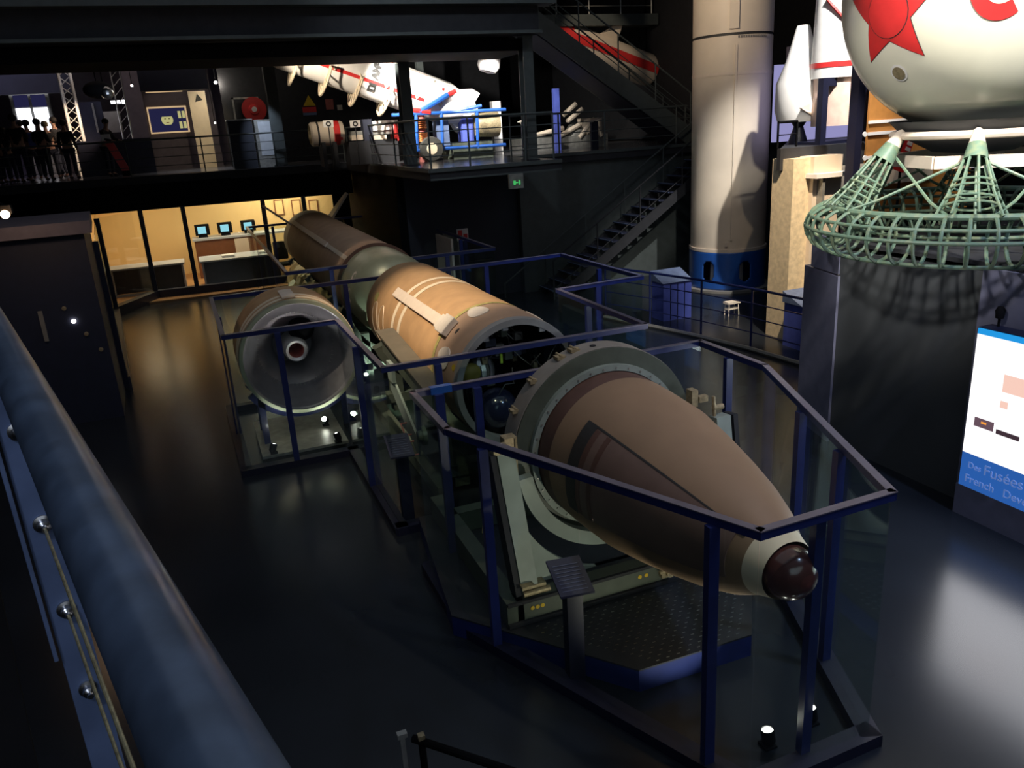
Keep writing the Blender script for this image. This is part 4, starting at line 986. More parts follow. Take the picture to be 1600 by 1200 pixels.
# cream textured column with ledge
ca = pY(1240, 260, 12.5); cb = pY(1266, 260, 12.5)
t = thing('textured_column', 'cream speckled rectangular column left of the star sphere plinth', 'column', ((ca.x+cb.x)/2, 12.7, 0))
ztop = pY(1250, 248, 12.5).z
MB().box((ca.x, 12.5, 0), (cb.x, 13.1, ztop)).build('shaft', 'textile', t)
MB().box((cb.x, 12.4, 0), (cb.x+.7, 13.1, ztop+.02)).build('side_face', 'cream', t)
MB().box((ca.x+.3, 12.2, pY(1300, 272, 12.3).z-.05), (ca.x+1.2, 12.5, pY(1300, 272, 12.3).z+.03)).build('ledge', 'white', t)
MB().box((ca.x+.5, 12.25, ztop-1.2), (ca.x+.56, 12.4, ztop-.35)).build('ledge_bracket', 'greybody', t)
spot('column_spot', (9.2, 9.2, 8.5), (ca.x+.3, 12.5, 2.2), 4200, WARM, 26, .6)

# ================================================================ NEAR HANDRAIL
P1 = atd(338, 1200, .50); dr = ray(-142, 254); dr.z = 0; dr.normalize(); P2 = P1+dr*.85
t = thing('near_handrail', 'large worn blue tubular handrail with steel cables right beside the camera', 'railing', (P2.x, P2.y, P1.z-1.1))
MB().tube([P1-dr*1.5, P1, P2, P2+dr*4], .036, 24).build('tube', 'railtop', t, True)
sd = V((0, 0, 1)).cross(dr)     # left-hand side
PB = atd(27, 672, 1.5)+V((0, 0, .13))
MB().beam(PB+V((0, 0, .0)), PB+V((0, 0, -1.2)), .012, .062, sd).build('flat_post', 'postblue', t, bevel=.002)
MB().beam(PB+V((0, 0, .0))+sd*.04, PB+V((0, 0, -.62))+sd*.04, .05, .008, sd).build('post_flange', 'postblue', t, bevel=.002)
PC = P1+dr*((PB-P1).dot(dr)); MB().beam(PB+V((0, 0, -.03)), PC+V((0, 0, -.03)), .03, .02).build('rail_bracket', 'postblue', t)
for k in range(4):
    c = PB+V((0, 0, -.13-.195*k))
    MB().lathe(c, -dr, [(0, 0), (0, .018), (.012, .018), (.014, .012), (.03, .012), (.035, .006), (.045, .006), (.045, 0)], 16).build('cable_end', 'steel', t, True)
    if k < 3: MB().tube([c-dr*.04+V((0, 0, .0)), c-dr*1.2, c-dr*3], .0030 if k else .0036, 8).build('cable', 'cable', t, True)
tag(MB().beam(PB+V((0, 0, -1.3))-dr*3.0+sd*.4, PB+V((0, 0, -1.3))+dr*5+sd*.4, .5, .06).build('walkway', 'black'), 'dark walkway edge under the near blue handrail', 'walkway')
q1 = atz(628, 1148, 1.05); q2 = atz(800, 1205, 1.05); dq = (q2-q1).normalized()
t = thing('low_barrier', 'dark barrier rail with a pale end clip at the bottom edge of the view', 'barrier', (q1.x, q1.y, 0))
MB().tube([q1+V((.04, 0, 0)), q1+dq*2.2], .024, 10).build('rail', 'bronze_dark', t, True) if 'bronze_dark' in M else MB().tube([q1+dq*.08, q1+dq*2.2], .024, 10).build('rail', 'black', t, True)
MB().tube([q1+dq*.14, V((q1.x, q1.y, 0))+dq*.14], .022, 8).build('post', 'black', t)
MB().cbox(q1+V((0, 0, .0)), (.06, .04, .03)).build('end_clip', 'greybody', t)
MB().beam(q1+V((0, 0, -.02)), V((q1.x, q1.y, .1)), .012, .03).build('glass_edge', 'greybody', t)
MB().cbox((q1+dq*.14)+V((0, 0, .035)), (.04, .04, .03)).build('cap', 'bronze', t)

# ================================================================ UPPER GALLERY: LEFT SIDE
S('wall_gallery_back', MB().box((-14, 37.0, DZ), (4.0, 37.1, 8.2)), 'violetwall')
S('wall_gallery_far', MB().box((4.0, 33.0, DZ), (26, 33.1, 8.2)), 'black')
def pbox(px0, py0, px1, py1, Y, th=.05):
    mx, my = (px0+px1)/2, (py0+py1)/2
    return (aty(px0, my, Y).x, Y, aty(mx, py1, Y).z), (aty(px1, my, Y).x, Y+th, aty(mx, py0, Y).z)
def wallbox(name, label, cat, px, Y, m, th=.05, group=None):
    a, b = pbox(*px, Y, th); return tag(MB().box(a, b).build(name, m), label, cat, group)
def settle(a): return (a[0], a[1], DZ)
S('wall_header', MB().box((-14, 33.6, aty(60, 146, 33.6).z), (aty(108, 120, 33.6).x, 33.9, 8.2)), 'wall')
a, b = pbox(28, 148, 78, 222, 35)
t = thing('video_screen', 'bright white lit double screen behind the visitors at far left', 'screen', ((a[0]+b[0])/2, 35, DZ))
MB().box((a[0]-.12, 35, DZ), (b[0]+.12, 35.2, b[2]+.12)).build('frame', 'greybody', t)
mx = (a[0]+b[0])/2
for u, v in ((a[0], mx-.05), (mx+.05, b[0])):
    MB().box((u, 34.95, DZ+1.15), (v, 35.0, b[2]-.45)).build('screen_lower', 'screen', t)
    MB().box((u, 34.95, b[2]-.42), (v, 35.0, b[2])).build('screen_upper', 'posterbg', t)
MB().box((a[0]-.12, 34.9, b[2]+.06), (b[0]+.12, 35, b[2]+.14)).build('light_strip', 'tube', t)
# lit lattice mast
p0 = aty(120, 208, 31); z1 = 8.18
t = thing('lattice_mast', 'lattice truss mast glowing in warm light between the visitors and the blue doors', 'truss', (p0.x, 31, DZ))
for sx, sy in ((-.17, -.17), (.17, -.17), (.17, .17), (-.17, .17)): MB().tube([(p0.x+sx, 31+sy, DZ), (p0.x+sx, 31+sy, z1)], .035, 8).build('chord', 'white', t)
b = MB()
for k in range(13):
    z = DZ+.15+k*.3
    pts = [(-.17, -.17), (.17, -.17), (.17, .17), (-.17, .17)]
    for i in range(4):
        (xa, ya), (xb, yb) = pts[i], pts[(i+1) % 4]
        MB().tube([(p0.x+xa, 31+ya, z), (p0.x+xb, 31+yb, z+.3)], .016, 6).build('lacing', 'white', t)
area('gallery_fill', (-7, 31.5, 8.0), (-7, 36, 5.2), 90, (.75, .68, 1), 6, 1)  # added fill, no lamp there: lightens the violet back wall
area('gallery_fill', (-1, 30.5, 7.9), (-1, 33, 5), 25, (1, .8, .7), 4, .6)
spot('gallery_floor_fill', (1.0, 28.6, 8.0), (.8, 28.8, 3.7), 420, (.95, .97, 1), 60, .9)  # added lamp, brightens the pale stretch of gallery floor
spot('mast_spot', (p0.x+.9, 29.6, 6.1), (p0.x, 31, 5.0), 260, (1, .72, .5), 70, .7)
px = aty(187, 150, 32); q0 = px
t = thing('lattice_mast', 'thin dim lattice truss mast right of the exit sign on the far gallery', 'truss', (px.x, 32, DZ))
for sx in (-.15, .15): MB().tube([(px.x+sx, 32, DZ), (px.x+sx, 32, 8.18)], .025, 8).build('chord', 'steel', t)
for k in range(13):
    z = DZ+.15+k*.3; MB().tube([(px.x-.15, 32, z), (px.x+.15, 32, z+.3)], .012, 6).build('lacing', 'steel', t)
# mirrored ball / hanging capsule
c = aty(150, 103, 30)
t = thing('hanging_satellite', 'dark round satellite with a silver facet hanging over the far gallery', 'satellite', (c.x, 30, 6.2))
MB().sphere((c.x-.1, 30, 6.35), .36, 24, 14, (1.2, 1, .75)).build('body', 'black', t, True)
MB().sphere((c.x+.16, 29.8, 6.24), .2, 16, 10).build('silver_facet', 'foil', t)
MB().tube([(c.x-.1, 30, 8.2), (c.x-.1, 30, 6.5)], .02, 6).build('hanger', 'black', t)
spot('sat_spot', (c.x+1, 27.5, 6.2), (c.x, 30, 6.2), 60, COOL, 30, .5)
a, b = pbox(153, 134, 170, 147, 34)
t = thing('exit_sign', 'dim green exit sign on the violet wall between the two masts', 'sign', ((a[0]+b[0])/2, 34.2, a[2]))
MB().box(a, (b[0], 34.3, b[2])).build('housing', 'bronze', t)
MB().tube([((a[0]+b[0])/2, 34.2, b[2]), ((a[0]+b[0])/2, 34.2, 8.2)], .02, 6).build('hanger', 'black', t)
MB().box((a[0]+.15, 33.97, a[2]+.06), (b[0]-.1, 34.0, b[2]-.14)).build('lit_panel', 'exit', t)
S('door_1', MB().box(pbox(125, 159, 162, 207, 34)[0][:2]+(DZ,), pbox(125, 159, 162, 207, 34)[1]), 'wallblue')
wallbox('door_bar', 'thin pale vertical bar between the dark blue doors of the far gallery', 'bar', (147, 161, 150, 207), 33.9, 'greybody')
wallbox('wall_panel', 'plain pale violet panel to the right of the blue doors', 'panel', (164, 174, 190, 207), 33.8, 'ringface')
wallbox('ceiling_tube_light', 'bright fluorescent tube above the blue doors, left one of the pair', 'light', (173, 157, 188, 162), 33.4, 'tube', .1)
wallbox('ceiling_tube_light', 'bright fluorescent tube above the blue doors, right one of the pair', 'light', (190, 156, 198, 162), 33.4, 'tube', .1)
S('wall_column_left', MB().box((aty(193, 150, 32.6).x, 32.6, DZ), (aty(222, 150, 32.6).x, 33.0, 8.2)), 'violetwall')
S('wall_beam_blue', MB().box((aty(215, 120, 30.5).x, 30.5, aty(270, 141, 30.5).z), (aty(322, 120, 30.5).x, 30.9, 8.2)), 'wallblue')
a, b = pbox(121, 206, 240, 275, 30.2)
tag(MB().box((a[0], 30.2, DZ), (b[0], 30.3, DZ+1.12)).build('partition', 'wallblue'), 'long dark blue waist high partition behind the leaning visitor', 'partition')
a, b = pbox(232, 166, 294, 208, 32.92)
t = thing('poster', 'warm lit poster with a yellow face on a dark blue ground beside the yellow banner', 'poster', ((a[0]+b[0])/2, 32.92, a[2]))
MB().box(a, (b[0], 32.99, b[2])).build('border', 'posterborder', t)
MB().box((a[0]+.05, 32.90, a[2]+.05), (b[0]-.06, 32.92, b[2]-.06)).build('ground', 'posterbg', t)
cx, cz = a[0]+(b[0]-a[0])*.47, (a[2]+b[2])/2
MB().lathe((cx, 32.89, cz), (0, -1, 0), [(0, .2), (.005, .2), (.005, 0)], 24).build('face', 'posterface', t)
MB().box((cx-.32, 32.88, a[2]+.06), (cx+.15, 32.895, cz-.17)).build('collar', 'posterbg', t)
MB().box((cx-.16, 32.87, cz+.11), (cx+.16, 32.89, cz+.26)).build('hair', 'posterbg', t)
for sx in (-.07, .07): MB().box((cx+sx-.03, 32.875, cz+.02), (cx+sx+.03, 32.884, cz+.045)).build('eye', 'textdark', t)
MB().box((cx-.05, 32.875, cz-.11), (cx+.05, 32.884, cz-.085)).build('mouth', 'rust', t)
for k in range(2):
    for j in range(2): MB().box((b[0]-.32+.14*j, 32.88, cz-.32+.36*k), (b[0]-.22+.14*j, 32.895, cz-.08+.36*k)).build('motif', 'posterface', t)
S('wall_poster', MB().box((aty(222, 200, 33).x, 33, DZ), (aty(340, 200, 33).x, 33.1, 8.2)), 'violetwall')
wallbox('wall_light_strip', 'thin warm light strip above the lit poster', 'light', (227, 140, 285, 144), 32.4, 'posterborder', .1)
a, b = pbox(301, 142, 328, 240, 31.5)
t = thing('standing_banner', 'tall pale yellow upright banner with a dark emblem at its top', 'banner', ((a[0]+b[0])/2, 31.5, DZ))
MB().box((a[0], 31.5, DZ), (b[0], 31.54, b[2])).build('sheet', 'stripe', t)
MB().prism([(a[0]+.2, 31.49, b[2]-.36), (b[0]-.12, 31.49, b[2]-.3), (a[0]+.3, 31.49, b[2]-.08)], (0, -.01, 0)).build('emblem', 'textdark', t)
spot('banner_spot', (a[0]+.5, 28.5, 6.3), (a[0]+.3, 31.5, 4.9), 110, (1, .8, .5), 50, .6)
p = aty(240, 262, 30)
tag(MB().beam(atz(250, 262, DZ), atz(250, 262, DZ)+V((0, 0, 1.0)), .18, .1).build('floor_post', 'greybody'), 'short pale post standing on the bright gallery floor below the poster', 'post')
# small bright gallery lamps
for (px, py, Y, lab, e, big) in ((337, 129, 31, 'glaring small spotlight right of the yellow banner', 60, .05), (388, 97, 29, 'glaring small spotlight under the beam left of the slanted rocket', 40, .04),
                    (206, 134, 31, 'small lit spotlight on the violet column left of the poster', 6, .035), (336, 192, 31.2, 'tiny lit lamp low beside the yellow banner', 0, .03),
                    (668, 90, 22, 'small dim spotlight hanging left of the white satellite', 0, .05)):
    c = aty(px, py, Y)
    t = thing('gallery_spotlight', lab, 'spotlight', (c.x, Y, c.z))
    MB().sphere((c.x, Y-.06, c.z), big, 12, 8).build('lens', 'bulb' if px < 600 else 'glowdim', t, True)
    MB().lathe((c.x, Y-.04, c.z), (0, 1, 0), [(0, big*1.2), (.2, big*1.4), (.2, 0)], 14).build('housing', 'black', t, True)
    MB().tube([(c.x, Y+.08, c.z), (c.x, Y+.08, 8.2)], .012, 6).build('stem', 'black', t)
    if e: point('lamp_glow', (c.x, Y-.25, c.z-.05), e*.5, (1, .88, .7), .05)

# ================================================================ VISITORS
def person(x, y, z, h, face, pose, label, hairm='hair', top='cloth1', legs='cloth2', lean=0, bag=False):
    t = thing('person', label, 'person', (x, y, z))
    fx, fy = cos(face), sin(face); rx, ry = fy, -fx
    k = h/1.75
    def P(r, f, u): return V((x+(rx*r+fx*(f+lean*max(0, u-.9)))*k, y+(ry*r+fy*(f+lean*max(0, u-.9)))*k, z+u*k))
    def skin(name, nodes, edges, m, root=0, parent=t):
        me = bpy.data.meshes.new(name); off = ORG[parent.name]
        me.from_pydata([p-off for p, r in nodes], edges, []); o = bpy.data.objects.new(name, me); COL.objects.link(o); o.parent = parent
        ORG[o.name] = off
        sk = o.modifiers.new('skin', 'SKIN'); lay = me.skin_vertices[0].data
        for i, (p, r) in enumerate(nodes): lay[i].radius = (r*k, r*k); lay[i].use_root = (i == root)
        sb = o.modifiers.new('sub', 'SUBSURF'); sb.levels = 1; sb.render_levels = 1
        me.materials.append(M[m])
        for pl in me.polygons: pl.use_smooth = True
        return o
    el = {'down': ((.23, -.02, 1.12), (.25, .05, .87)), 'front': ((.24, .02, 1.14), (.14, .26, 1.12)), 'rail': ((.22, .14, 1.14), (.16, .40, 1.08)), 'cross': ((.25, .04, 1.15), (.02, .20, 1.2))}[pose]
    N = [(P(0, 0, .95), .115), (P(0, .0, 1.15), .115), (P(0, 0, 1.36), .125), (P(0, .01, 1.47), .055), (P(0, .03, 1.56), .058), (P(0, .03, 1.66), .075), (P(0, .02, 1.71), .05)]
    E_ = [(0, 1), (1, 2), (2, 3), (3, 4), (4, 5), (5, 6)]
    for s in (-1, 1):
        i = len(N)
        N += [(P(.17*s, 0, 1.38), .055), (P(el[0][0]*s, el[0][1], el[0][2]), .042), (P(el[1][0]*s, el[1][1], el[1][2]), .03)]
        E_ += [(2, i), (i, i+1), (i+1, i+2)]
        w0 = V(el[1]); w_ = P(w0.x*s, w0.y, w0.z); dirn = (w_-P(el[0][0]*s, el[0][1], el[0][2])).normalized()
        side = dirn.cross(V((0, 0, 1))); side = side.normalized() if side.length > .1 else V((rx, ry, 0))
        j = len(N); N += [(w_+dirn*.07*k, .034)]; E_ += [(i+2, j)]
        for q, (o_, L_) in enumerate(((-.03, .07), (-.01, .085), (.01, .08), (.03, .065))):
            m_ = len(N); N += [(w_+dirn*(.07+L_*.5)*k+side*o_*k, .009), (w_+dirn*(.06+L_)*k+side*o_*k-V((0, 0, .015)), .008)]; E_ += [(j, m_), (m_, m_+1)]
        m_ = len(N); N += [(w_+dirn*.06*k-side*.05*k, .010), (w_+dirn*.10*k-side*.055*k, .009)]; E_ += [(j, m_), (m_, m_+1)]
        i = len(N)
        N += [(P(.09*s, 0, .86), .085), (P(.10*s, .02, .48), .058), (P(.10*s, -.01, .10), .04), (P(.11*s, .12, .04), .035)]
        E_ += [(0, i), (i, i+1), (i+1, i+2), (i+2, i+3)]
    skin('body', N, E_, 'skin')
    hc = P(0, .03, 1.655)
    MB().sphere(P(0, .0, 1.69), .105*k, 16, 10, (1, 1, .95)).build('hair', hairm, t, True)
    MB().sphere(P(0, .115, 1.63), .017*k, 8, 6, (1, 1, 1.5)).build('nose', 'skin', t, True)
    for s in (-1, 1):
        MB().sphere(P(.033*s, .098, 1.66), .011*k, 8, 6).build('eye', 'textdark', t, True)
        MB().sphere(P(.085*s, .02, 1.635), .02*k, 8, 6, (1, 1, 1.5)).build('ear', 'skin', t, True)
        MB().sphere(P(.11*s, .07, .045), .06*k, 12, 8, (1, 1, .7)).build('shoe', 'cloth1' if not bag else 'white', t, True)
    J = [(P(0, 0, .90), .14), (P(0, 0, 1.15), .135), (P(0, 0, 1.36), .14), (P(0, .01, 1.46), .07)]; JE = [(0, 1), (1, 2), (2, 3)]
    for s in (-1, 1):
        i = len(J); a_ = V(el[0]); b_ = V(el[1]); c_ = a_.lerp(b_, .85)
        J += [(P(.18*s, 0, 1.38), .068), (P(a_.x*s, a_.y, a_.z), .055), (P(c_.x*s, c_.y, c_.z), .042)]; JE += [(2, i), (i, i+1), (i+1, i+2)]
    skin('jacket', J, JE, top)
    T = [(P(0, 0, .92), .125)]; TE = []
    for s in (-1, 1):
        i = len(T); T += [(P(.095*s, 0, .84), .10), (P(.10*s, .02, .48), .073), (P(.10*s, -.01, .10), .058)]; TE += [(0, i), (i, i+1), (i+1, i+2)]
    skin('trousers', T, TE, legs)
    if bag: MB().cbox(P(0, -.2, 1.2), (.26, .26, .4)).build('backpack', 'bluebox', t, bevel=.04)
    return t
def footed(px, py, Yoff=0):
    q = atz(px, py, DZ); return q
crowd = [(-4, 283, 1.8, 1.9, 'down', 'person in dark clothes half cut off by the left picture edge', False),
         (90, 284, 1.62, 1.7, 'front', 'shorter person in black between the dark coat and the right end of the group', False),
         (118, 284, 1.6, 1.3, 'down', 'short person in black nearest to the lattice mast', False),
         (52, 283, 1.7, 2.8, 'front', 'person in black directly behind the blue backpack', False),
         (14, 283, 1.72, 1.2, 'front', 'person in dark clothes at the far left edge of the visitor group', False),
         (42, 281, 1.78, 1.4, 'cross', 'tall person with light hair before the bright screen, tallest of the group', False),
         (62, 286, 1.68, 2.2, 'down', 'person in dark clothes with a blue backpack in the visitor group', True),
         (78, 283, 1.66, 1.0, 'front', 'person in a dark coat right of the blue backpack', False),
         (104, 282, 1.74, 2.6, 'cross', 'person in dark clothes at the right end of the visitor group', False),
         (24, 287, 1.5, 1.9, 'down', 'shorter person in dark clothes in front of the tall light haired one', False)]
for i, (px, py, h, fc, ps, lab, bg) in enumerate(crowd):
    q = atz(px, py, DZ); Y = 28.7+((i*3) % 5)*.55
    q = aty(px, py, Y)
    person(q.x, Y, DZ, h*1.10, fc, ps, lab, hairm='bronze' if i == 1 else 'hair', bag=bg, top='cloth2' if i == 3 else 'cloth1')
q = aty(175, 270, 29.0)
person(q.x, 28.9, DZ, 1.72, -.6, 'rail', 'person in dark top leaning towards the red and white stand by the partition', lean=.18)
a = aty(163, 214, 28.6); 
t = thing('leaflet_stand', 'slanted red stand with a white top held beside the leaning visitor', 'stand', (a.x, 28.6, DZ))
MB().prism([(a.x-.05, 28.6, a.z-.1), (a.x+.2, 28.6, a.z-.12), (a.x+.55, 28.6, DZ+.15), (a.x+.3, 28.6, DZ+.15)], (0, .05, 0)).build('red_panel', 'red', t)
MB().box((a.x-.1, 28.58, a.z-.12), (a.x+.16, 28.66, a.z+.08)).build('white_top', 'white', t)
MB().box((a.x+.3, 28.6, DZ), (a.x+.55, 28.65, DZ+.15)).build('foot', 'black', t)

# ================================================================ UPPER GALLERY: SLANTED ROCKET
YR = 22.0
R0, R1 = aty(395, 55, YR), aty(640, 142, YR)
ra = (R1-R0).normalized(); rr = .56
t = thing('slanted_rocket', 'brightly lit white rocket with a red stripe slanting down to the right on the gallery', 'rocket', (R1.x, YR, R1.z-.6))
LR = (R1-R0).length
MB().lathe(R0-ra*1.5, ra, [(0, .02), (.5, .25), (1.5, rr*.8), (2.2, rr), (1.5+LR+.1, rr), (1.5+LR+1.0, rr*1.0), (1.5+LR+1.5, rr*.72), (1.5+LR+1.5, 0)], 48).build('body', 'white', t, True)
up = V((0, 0, 1)); rs = ra.cross(V((0, -1, 0))).normalized()
if rs.z < 0: rs = -rs
def rp(u, a, r): return R0+ra*u+(V((0, -1, 0))*cos(a)+rs*sin(a))*r
def stripe(u0, u1, a, wd, name, m, r=rr+.006):
    r += .012; b = MB(); b.poly([rp(u0, a-wd, r), rp(u1, a-wd, r), rp(u1, a+wd, r), rp(u0, a+wd, r), rp(u0, a-wd, r-.02), rp(u1, a-wd, r-.02), rp(u1, a+wd, r-.02), rp(u0, a+wd, r-.02)],
        [(0, 1, 2, 3), (4, 5, 6, 7), (0, 1, 5, 4), (1, 2, 6, 5), (2, 3, 7, 6), (3, 0, 4, 7)])
    b.build(name, m, t)
stripe(.2, LR+.3, radians(-18), .075, 'red_stripe', 'red'); stripe(.2, LR+.3, radians(52), .07, 'red_stripe', 'red')
stripe(LR+.72, LR+.78, radians(10), .35, 'red_stripe', 'red')
cpos = rp(LR-.27, radians(-14), rr+.012)
for k_, ch in enumerate('DIAMANT'):
    a_ = radians(-40+15*k_); nn = (V((0, -1, 0))*cos(a_)+rs*sin(a_)); xd = (rs*cos(a_)-V((0, -1, 0))*sin(a_))

    textmesh('letter', ch, .27, rp(LR-1.0, a_, rr+.045), xd, -ra if xd.cross(-ra).dot(nn) > 0 else ra, 'textdark', t, bold=.012)
for k in range(4):
    u = LR-.62-k*.80
    b = MB(); n = 14; A = []
    for j in range(n+1):
        a = radians(-150+150*j/n)-.15
        A.append(rp(u, a, rr+.02)); 
    for dr_ in (.02, .20):
        MB().tube([rp(u, radians(-165+150*j/n), rr+dr_*1.5) for j in range(n+1)], .026, 6).build('cradle_hoop', 'stripe', t)
    for j in range(0, n+1, 2):
        a = radians(-165+150*j/n); MB().tube([rp(u, a, rr+.02), rp(u, a, rr+.30)], .026, 6).build('cradle_spoke', 'stripe', t)
for u in (LR-2.1, LR-1.4, LR-.75, LR+.1, LR+.75):
    MB().tube([rp(u, radians(-20), rr+.05), rp(u+.35, radians(45), rr+.03)], .018, 6).build('truss_rod', 'stripe', t)
    MB().tube([rp(u, radians(-20), rr+.05), rp(u-.30, radians(45), rr+.03)], .018, 6).build('truss_rod', 'stripe', t)
MB().tube([rp(LR-2.6, radians(46), rr+.04), rp(LR+1.0, radians(46), rr+.04)], .022, 6).build('truss_chord', 'stripe', t)
# tail housing: white angular box
c = aty(752, 152, YR)
MB().prism([aty(706, 140, YR), aty(738, 139, YR), aty(750, 146, YR), aty(742, 160, YR), aty(748, 172, YR), aty(735, 182, YR), aty(700, 178, YR)], (0, .8, 0)).build('tail_housing', 'white', t)
t = thing('rocket_launcher', 'blue and red launcher frame holding up the white rocket, behind the corner railing', 'launcher', (aty(700, 235, YR).x, YR, DZ))
def T_(p, q, r=.06, m='blue', Y=YR-.65, name='frame_tube'): MB().tube([aty(*p, Y), aty(*q, Y)], r, 8).build(name, m, t)
T_((655, 175), (700, 148), .07, 'blue', name='strut'); T_((697, 150), (712, 142), .06, 'red', name='strut_end'); T_((640, 172), (672, 175), .07, 'red', name='strut_end')
for p, q in (((612, 180), (790, 171)), ((650, 178), (652, 235)), ((690, 176), (692, 235)), ((745, 173), (747, 232)), ((650, 235), (790, 226)), ((720, 172), (752, 165))): T_(p, q, .045)
MB().box(*pbox(683, 188, 702, 228, YR-.3, .4)).build('tank', 'postblue', t); MB().box(*pbox(722, 182, 740, 222, YR-.3, .4)).build('tank', 'bluebox', t)
MB().prism([aty(700, 182, YR), aty(732, 182, YR), aty(734, 218, YR), aty(715, 205, YR)], (0, .3, 0)).build('white_panel', 'white', t)
a, b = pbox(708, 222, 770, 236, YR-.5, 1.0); MB().box((a[0], a[1], DZ), b).build('base_box', 'green', t)
c = aty(674, 216, YR-.8); c.z = DZ+.32
whl = MB().lathe(c, (0, 1, 0), [(0, .14), (0, .30), (.04, .32), (.18, .32), (.22, .30), (.22, 0)], 28).build('wheel', 'tyre', t, True)
MB().lathe(c, (0, -1, 0), [(0, .0), (.01, .14), (0, .15)], 24).build('wheel_hub', 'stripe', whl, True)
c = aty(758, 195, YR-.2)
MB().lathe((c.x-.35, c.y, c.z), (1, 0, 0), [(0, .0), (0, .30), (.7, .34), (.75, .2), (.75, 0)], 28).build('engine_drum', 'bronze', t, True)
c = aty(658, 205, YR-.5)
t = thing('copper_engine', 'shiny copper ringed engine behind the steel column', 'engine', (c.x, c.y, DZ))
for dz in (.18, -.16):
    for k in range(5): MB().tube([(c.x+.17*cos(2*pi*j/20), c.y+.17*sin(2*pi*j/20), c.z+dz+.05*k-.1) for j in range(20)], .028, 6, closed=True).build('copper_ring', 'copper', t, True)
MB().tube([(c.x, c.y, DZ), (c.x, c.y, c.z+.4)], .12, 16).build('core', 'rust', t, True)
spot('rocket_spot', (4.6, 19.6, 6.2), (6.3, 22, 5.2), 1700, (1, .93, .82), 70, .7)
spot('rocket_spot', (2.2, 19.8, 6.2), (4.2, 22, 5.8), 420, (1, .85, .65), 62, .7)
spot('rocket_spot', (7.6, 19.6, 6.2), (8.0, 22, 4.8), 700, (1, .95, .88), 60, .7)
# capsule lying on the gallery floor (white drum with a red cross)
a, b = pbox(478, 191, 536, 229, 23.2)
x0, x1 = a[0], b[0]; zc = (a[2]+b[2])/2+.02; r_ = (b[2]-a[2])/2
t = thing('striped_drum', 'white drum shaped rocket stage with a red cross stripe lying behind the railing', 'rocket section', ((x0+x1)/2, 23.2, DZ))
MB().lathe((x0+.1, 23.2, zc), (1, 0, 0), [(0, r_*.82), (.05, r_), (x1-x0-.15, r_), (x1-x0-.1, r_*.9), (x1-x0-.1, 0)], 36).build('body', 'cream', t, True)
MB().lathe((x0+.1, 23.2, zc), (1, 0, 0), [(.0, r_*.82), (.12, r_*.7), (.15, 0)], 30).build('open_end', 'bronze', t, True)
MB().lathe((x0+.72, 23.2, zc), (1, 0, 0), [(0, r_+.004), (0, r_+.01), (.17, r_+.01), (.17, r_+.004)], 36).build('red_band', 'red', t, True)
MB().box((x0+.88, 23.2-r_*.93, zc-r_*.60), (x1-.07, 23.2-r_*.70, zc-r_*.36)).build('red_bar', 'red', t)
MB().lathe((x0+.28, 23.2, zc), (1, 0, 0), [(0, r_+.004), (0, r_+.008), (.05, r_+.008), (.05, r_+.004)], 36).build('dark_band', 'textdark', t, True)
for x in (x0+.35, x1-.35): MB().box((x, 22.9, DZ), (x+.1, 23.5, zc-r_*.7)).build('chock', 'dark', t)
# equipment bench with white units
a, b = pbox(548, 194, 568, 203, 23); t = thing('white_equipment', 'white boxed satellite equipment on a dark trolley left of the steel column', 'equipment', (aty(590, 225, 23).x, 23, DZ))
MB().box(*pbox(582, 188, 622, 203, 23, .5)).build('upper_unit', 'white', t); MB().box(*pbox(584, 211, 604, 218, 22.9, .5)).build('lower_unit', 'cream', t); MB().box(*pbox(550, 211, 567, 219, 22.9, .5)).build('lower_unit', 'cream', t)
MB().box(*pbox(549, 203, 622, 211, 23.1, .4)).build('rack', 'greybody', t); MB().box(*pbox(617, 190, 622, 220, 22.9, .6)).build('end_frame', 'red', t)
a, b = pbox(545, 219, 622, 228, 22.9, .7); MB().box((a[0], a[1], DZ), b).build('trolley', 'dark', t)
MB().box(*pbox(568, 186, 582, 220, 22.9, .4)).build('blue_unit', 'wallblue', t)
for px, l in ((513, 'left'), (555, 'right')):
    a, b = pbox(px-8, 188, px+8, 199, 22.2, .02)
    t = thing('notice', 'small white square notice with a dark round symbol on the barrier, %s of the pair' % l, 'notice', ((a[0]+b[0])/2, 22.2, DZ), 'gallery notices')
    MB().box(a, b).build('plate', 'white', t); MB().lathe(((a[0]+b[0])/2, 22.195, (a[2]+b[2])/2), (0, -1, 0), [(0, .035), (0, .07), (.004, .07), (.004, .035)], 20).build('symbol', 'textdark', t)
    MB().tube([((a[0]+b[0])/2, 22.23, DZ), ((a[0]+b[0])/2, 22.23, a[2]+.05)], .015, 6).build('stem', 'dark', t)
# hose reel, cabinet, wall signs
c = aty(397, 171, 30.8)
t = thing('hose_reel', 'round red fire hose reel on the dark gallery wall', 'hose reel', (c.x, 30.8, c.z-.45))
MB().lathe(c, (0, -1, 0), [(0, 0), (0, .42), (.05, .42), (.05, .18), (.12, .16), (.12, 0)], 36).build('drum', 'red', t, True)
MB().lathe(c+V((0, -.12, 0)), (0, -1, 0), [(0, .09), (.03, .09), (.03, 0)], 18).build('hub', 'white', t, True)
MB().box((c.x-.7, 30.82, c.z-.5), (c.x-.64, 30.86, c.z+.42)).build('pipe', 'greybody', t); MB().box((c.x-.7, 30.82, c.z+.36), (c.x+.2, 30.86, c.z+.42)).build('pipe', 'greybody', t)
S('wall_gallery_mid', MB().box((aty(345, 150, 30.9).x, 30.9, DZ), (12, 31.0, 8.2)), 'dark')
a, b = pbox(400, 186, 440, 240, 27.2)
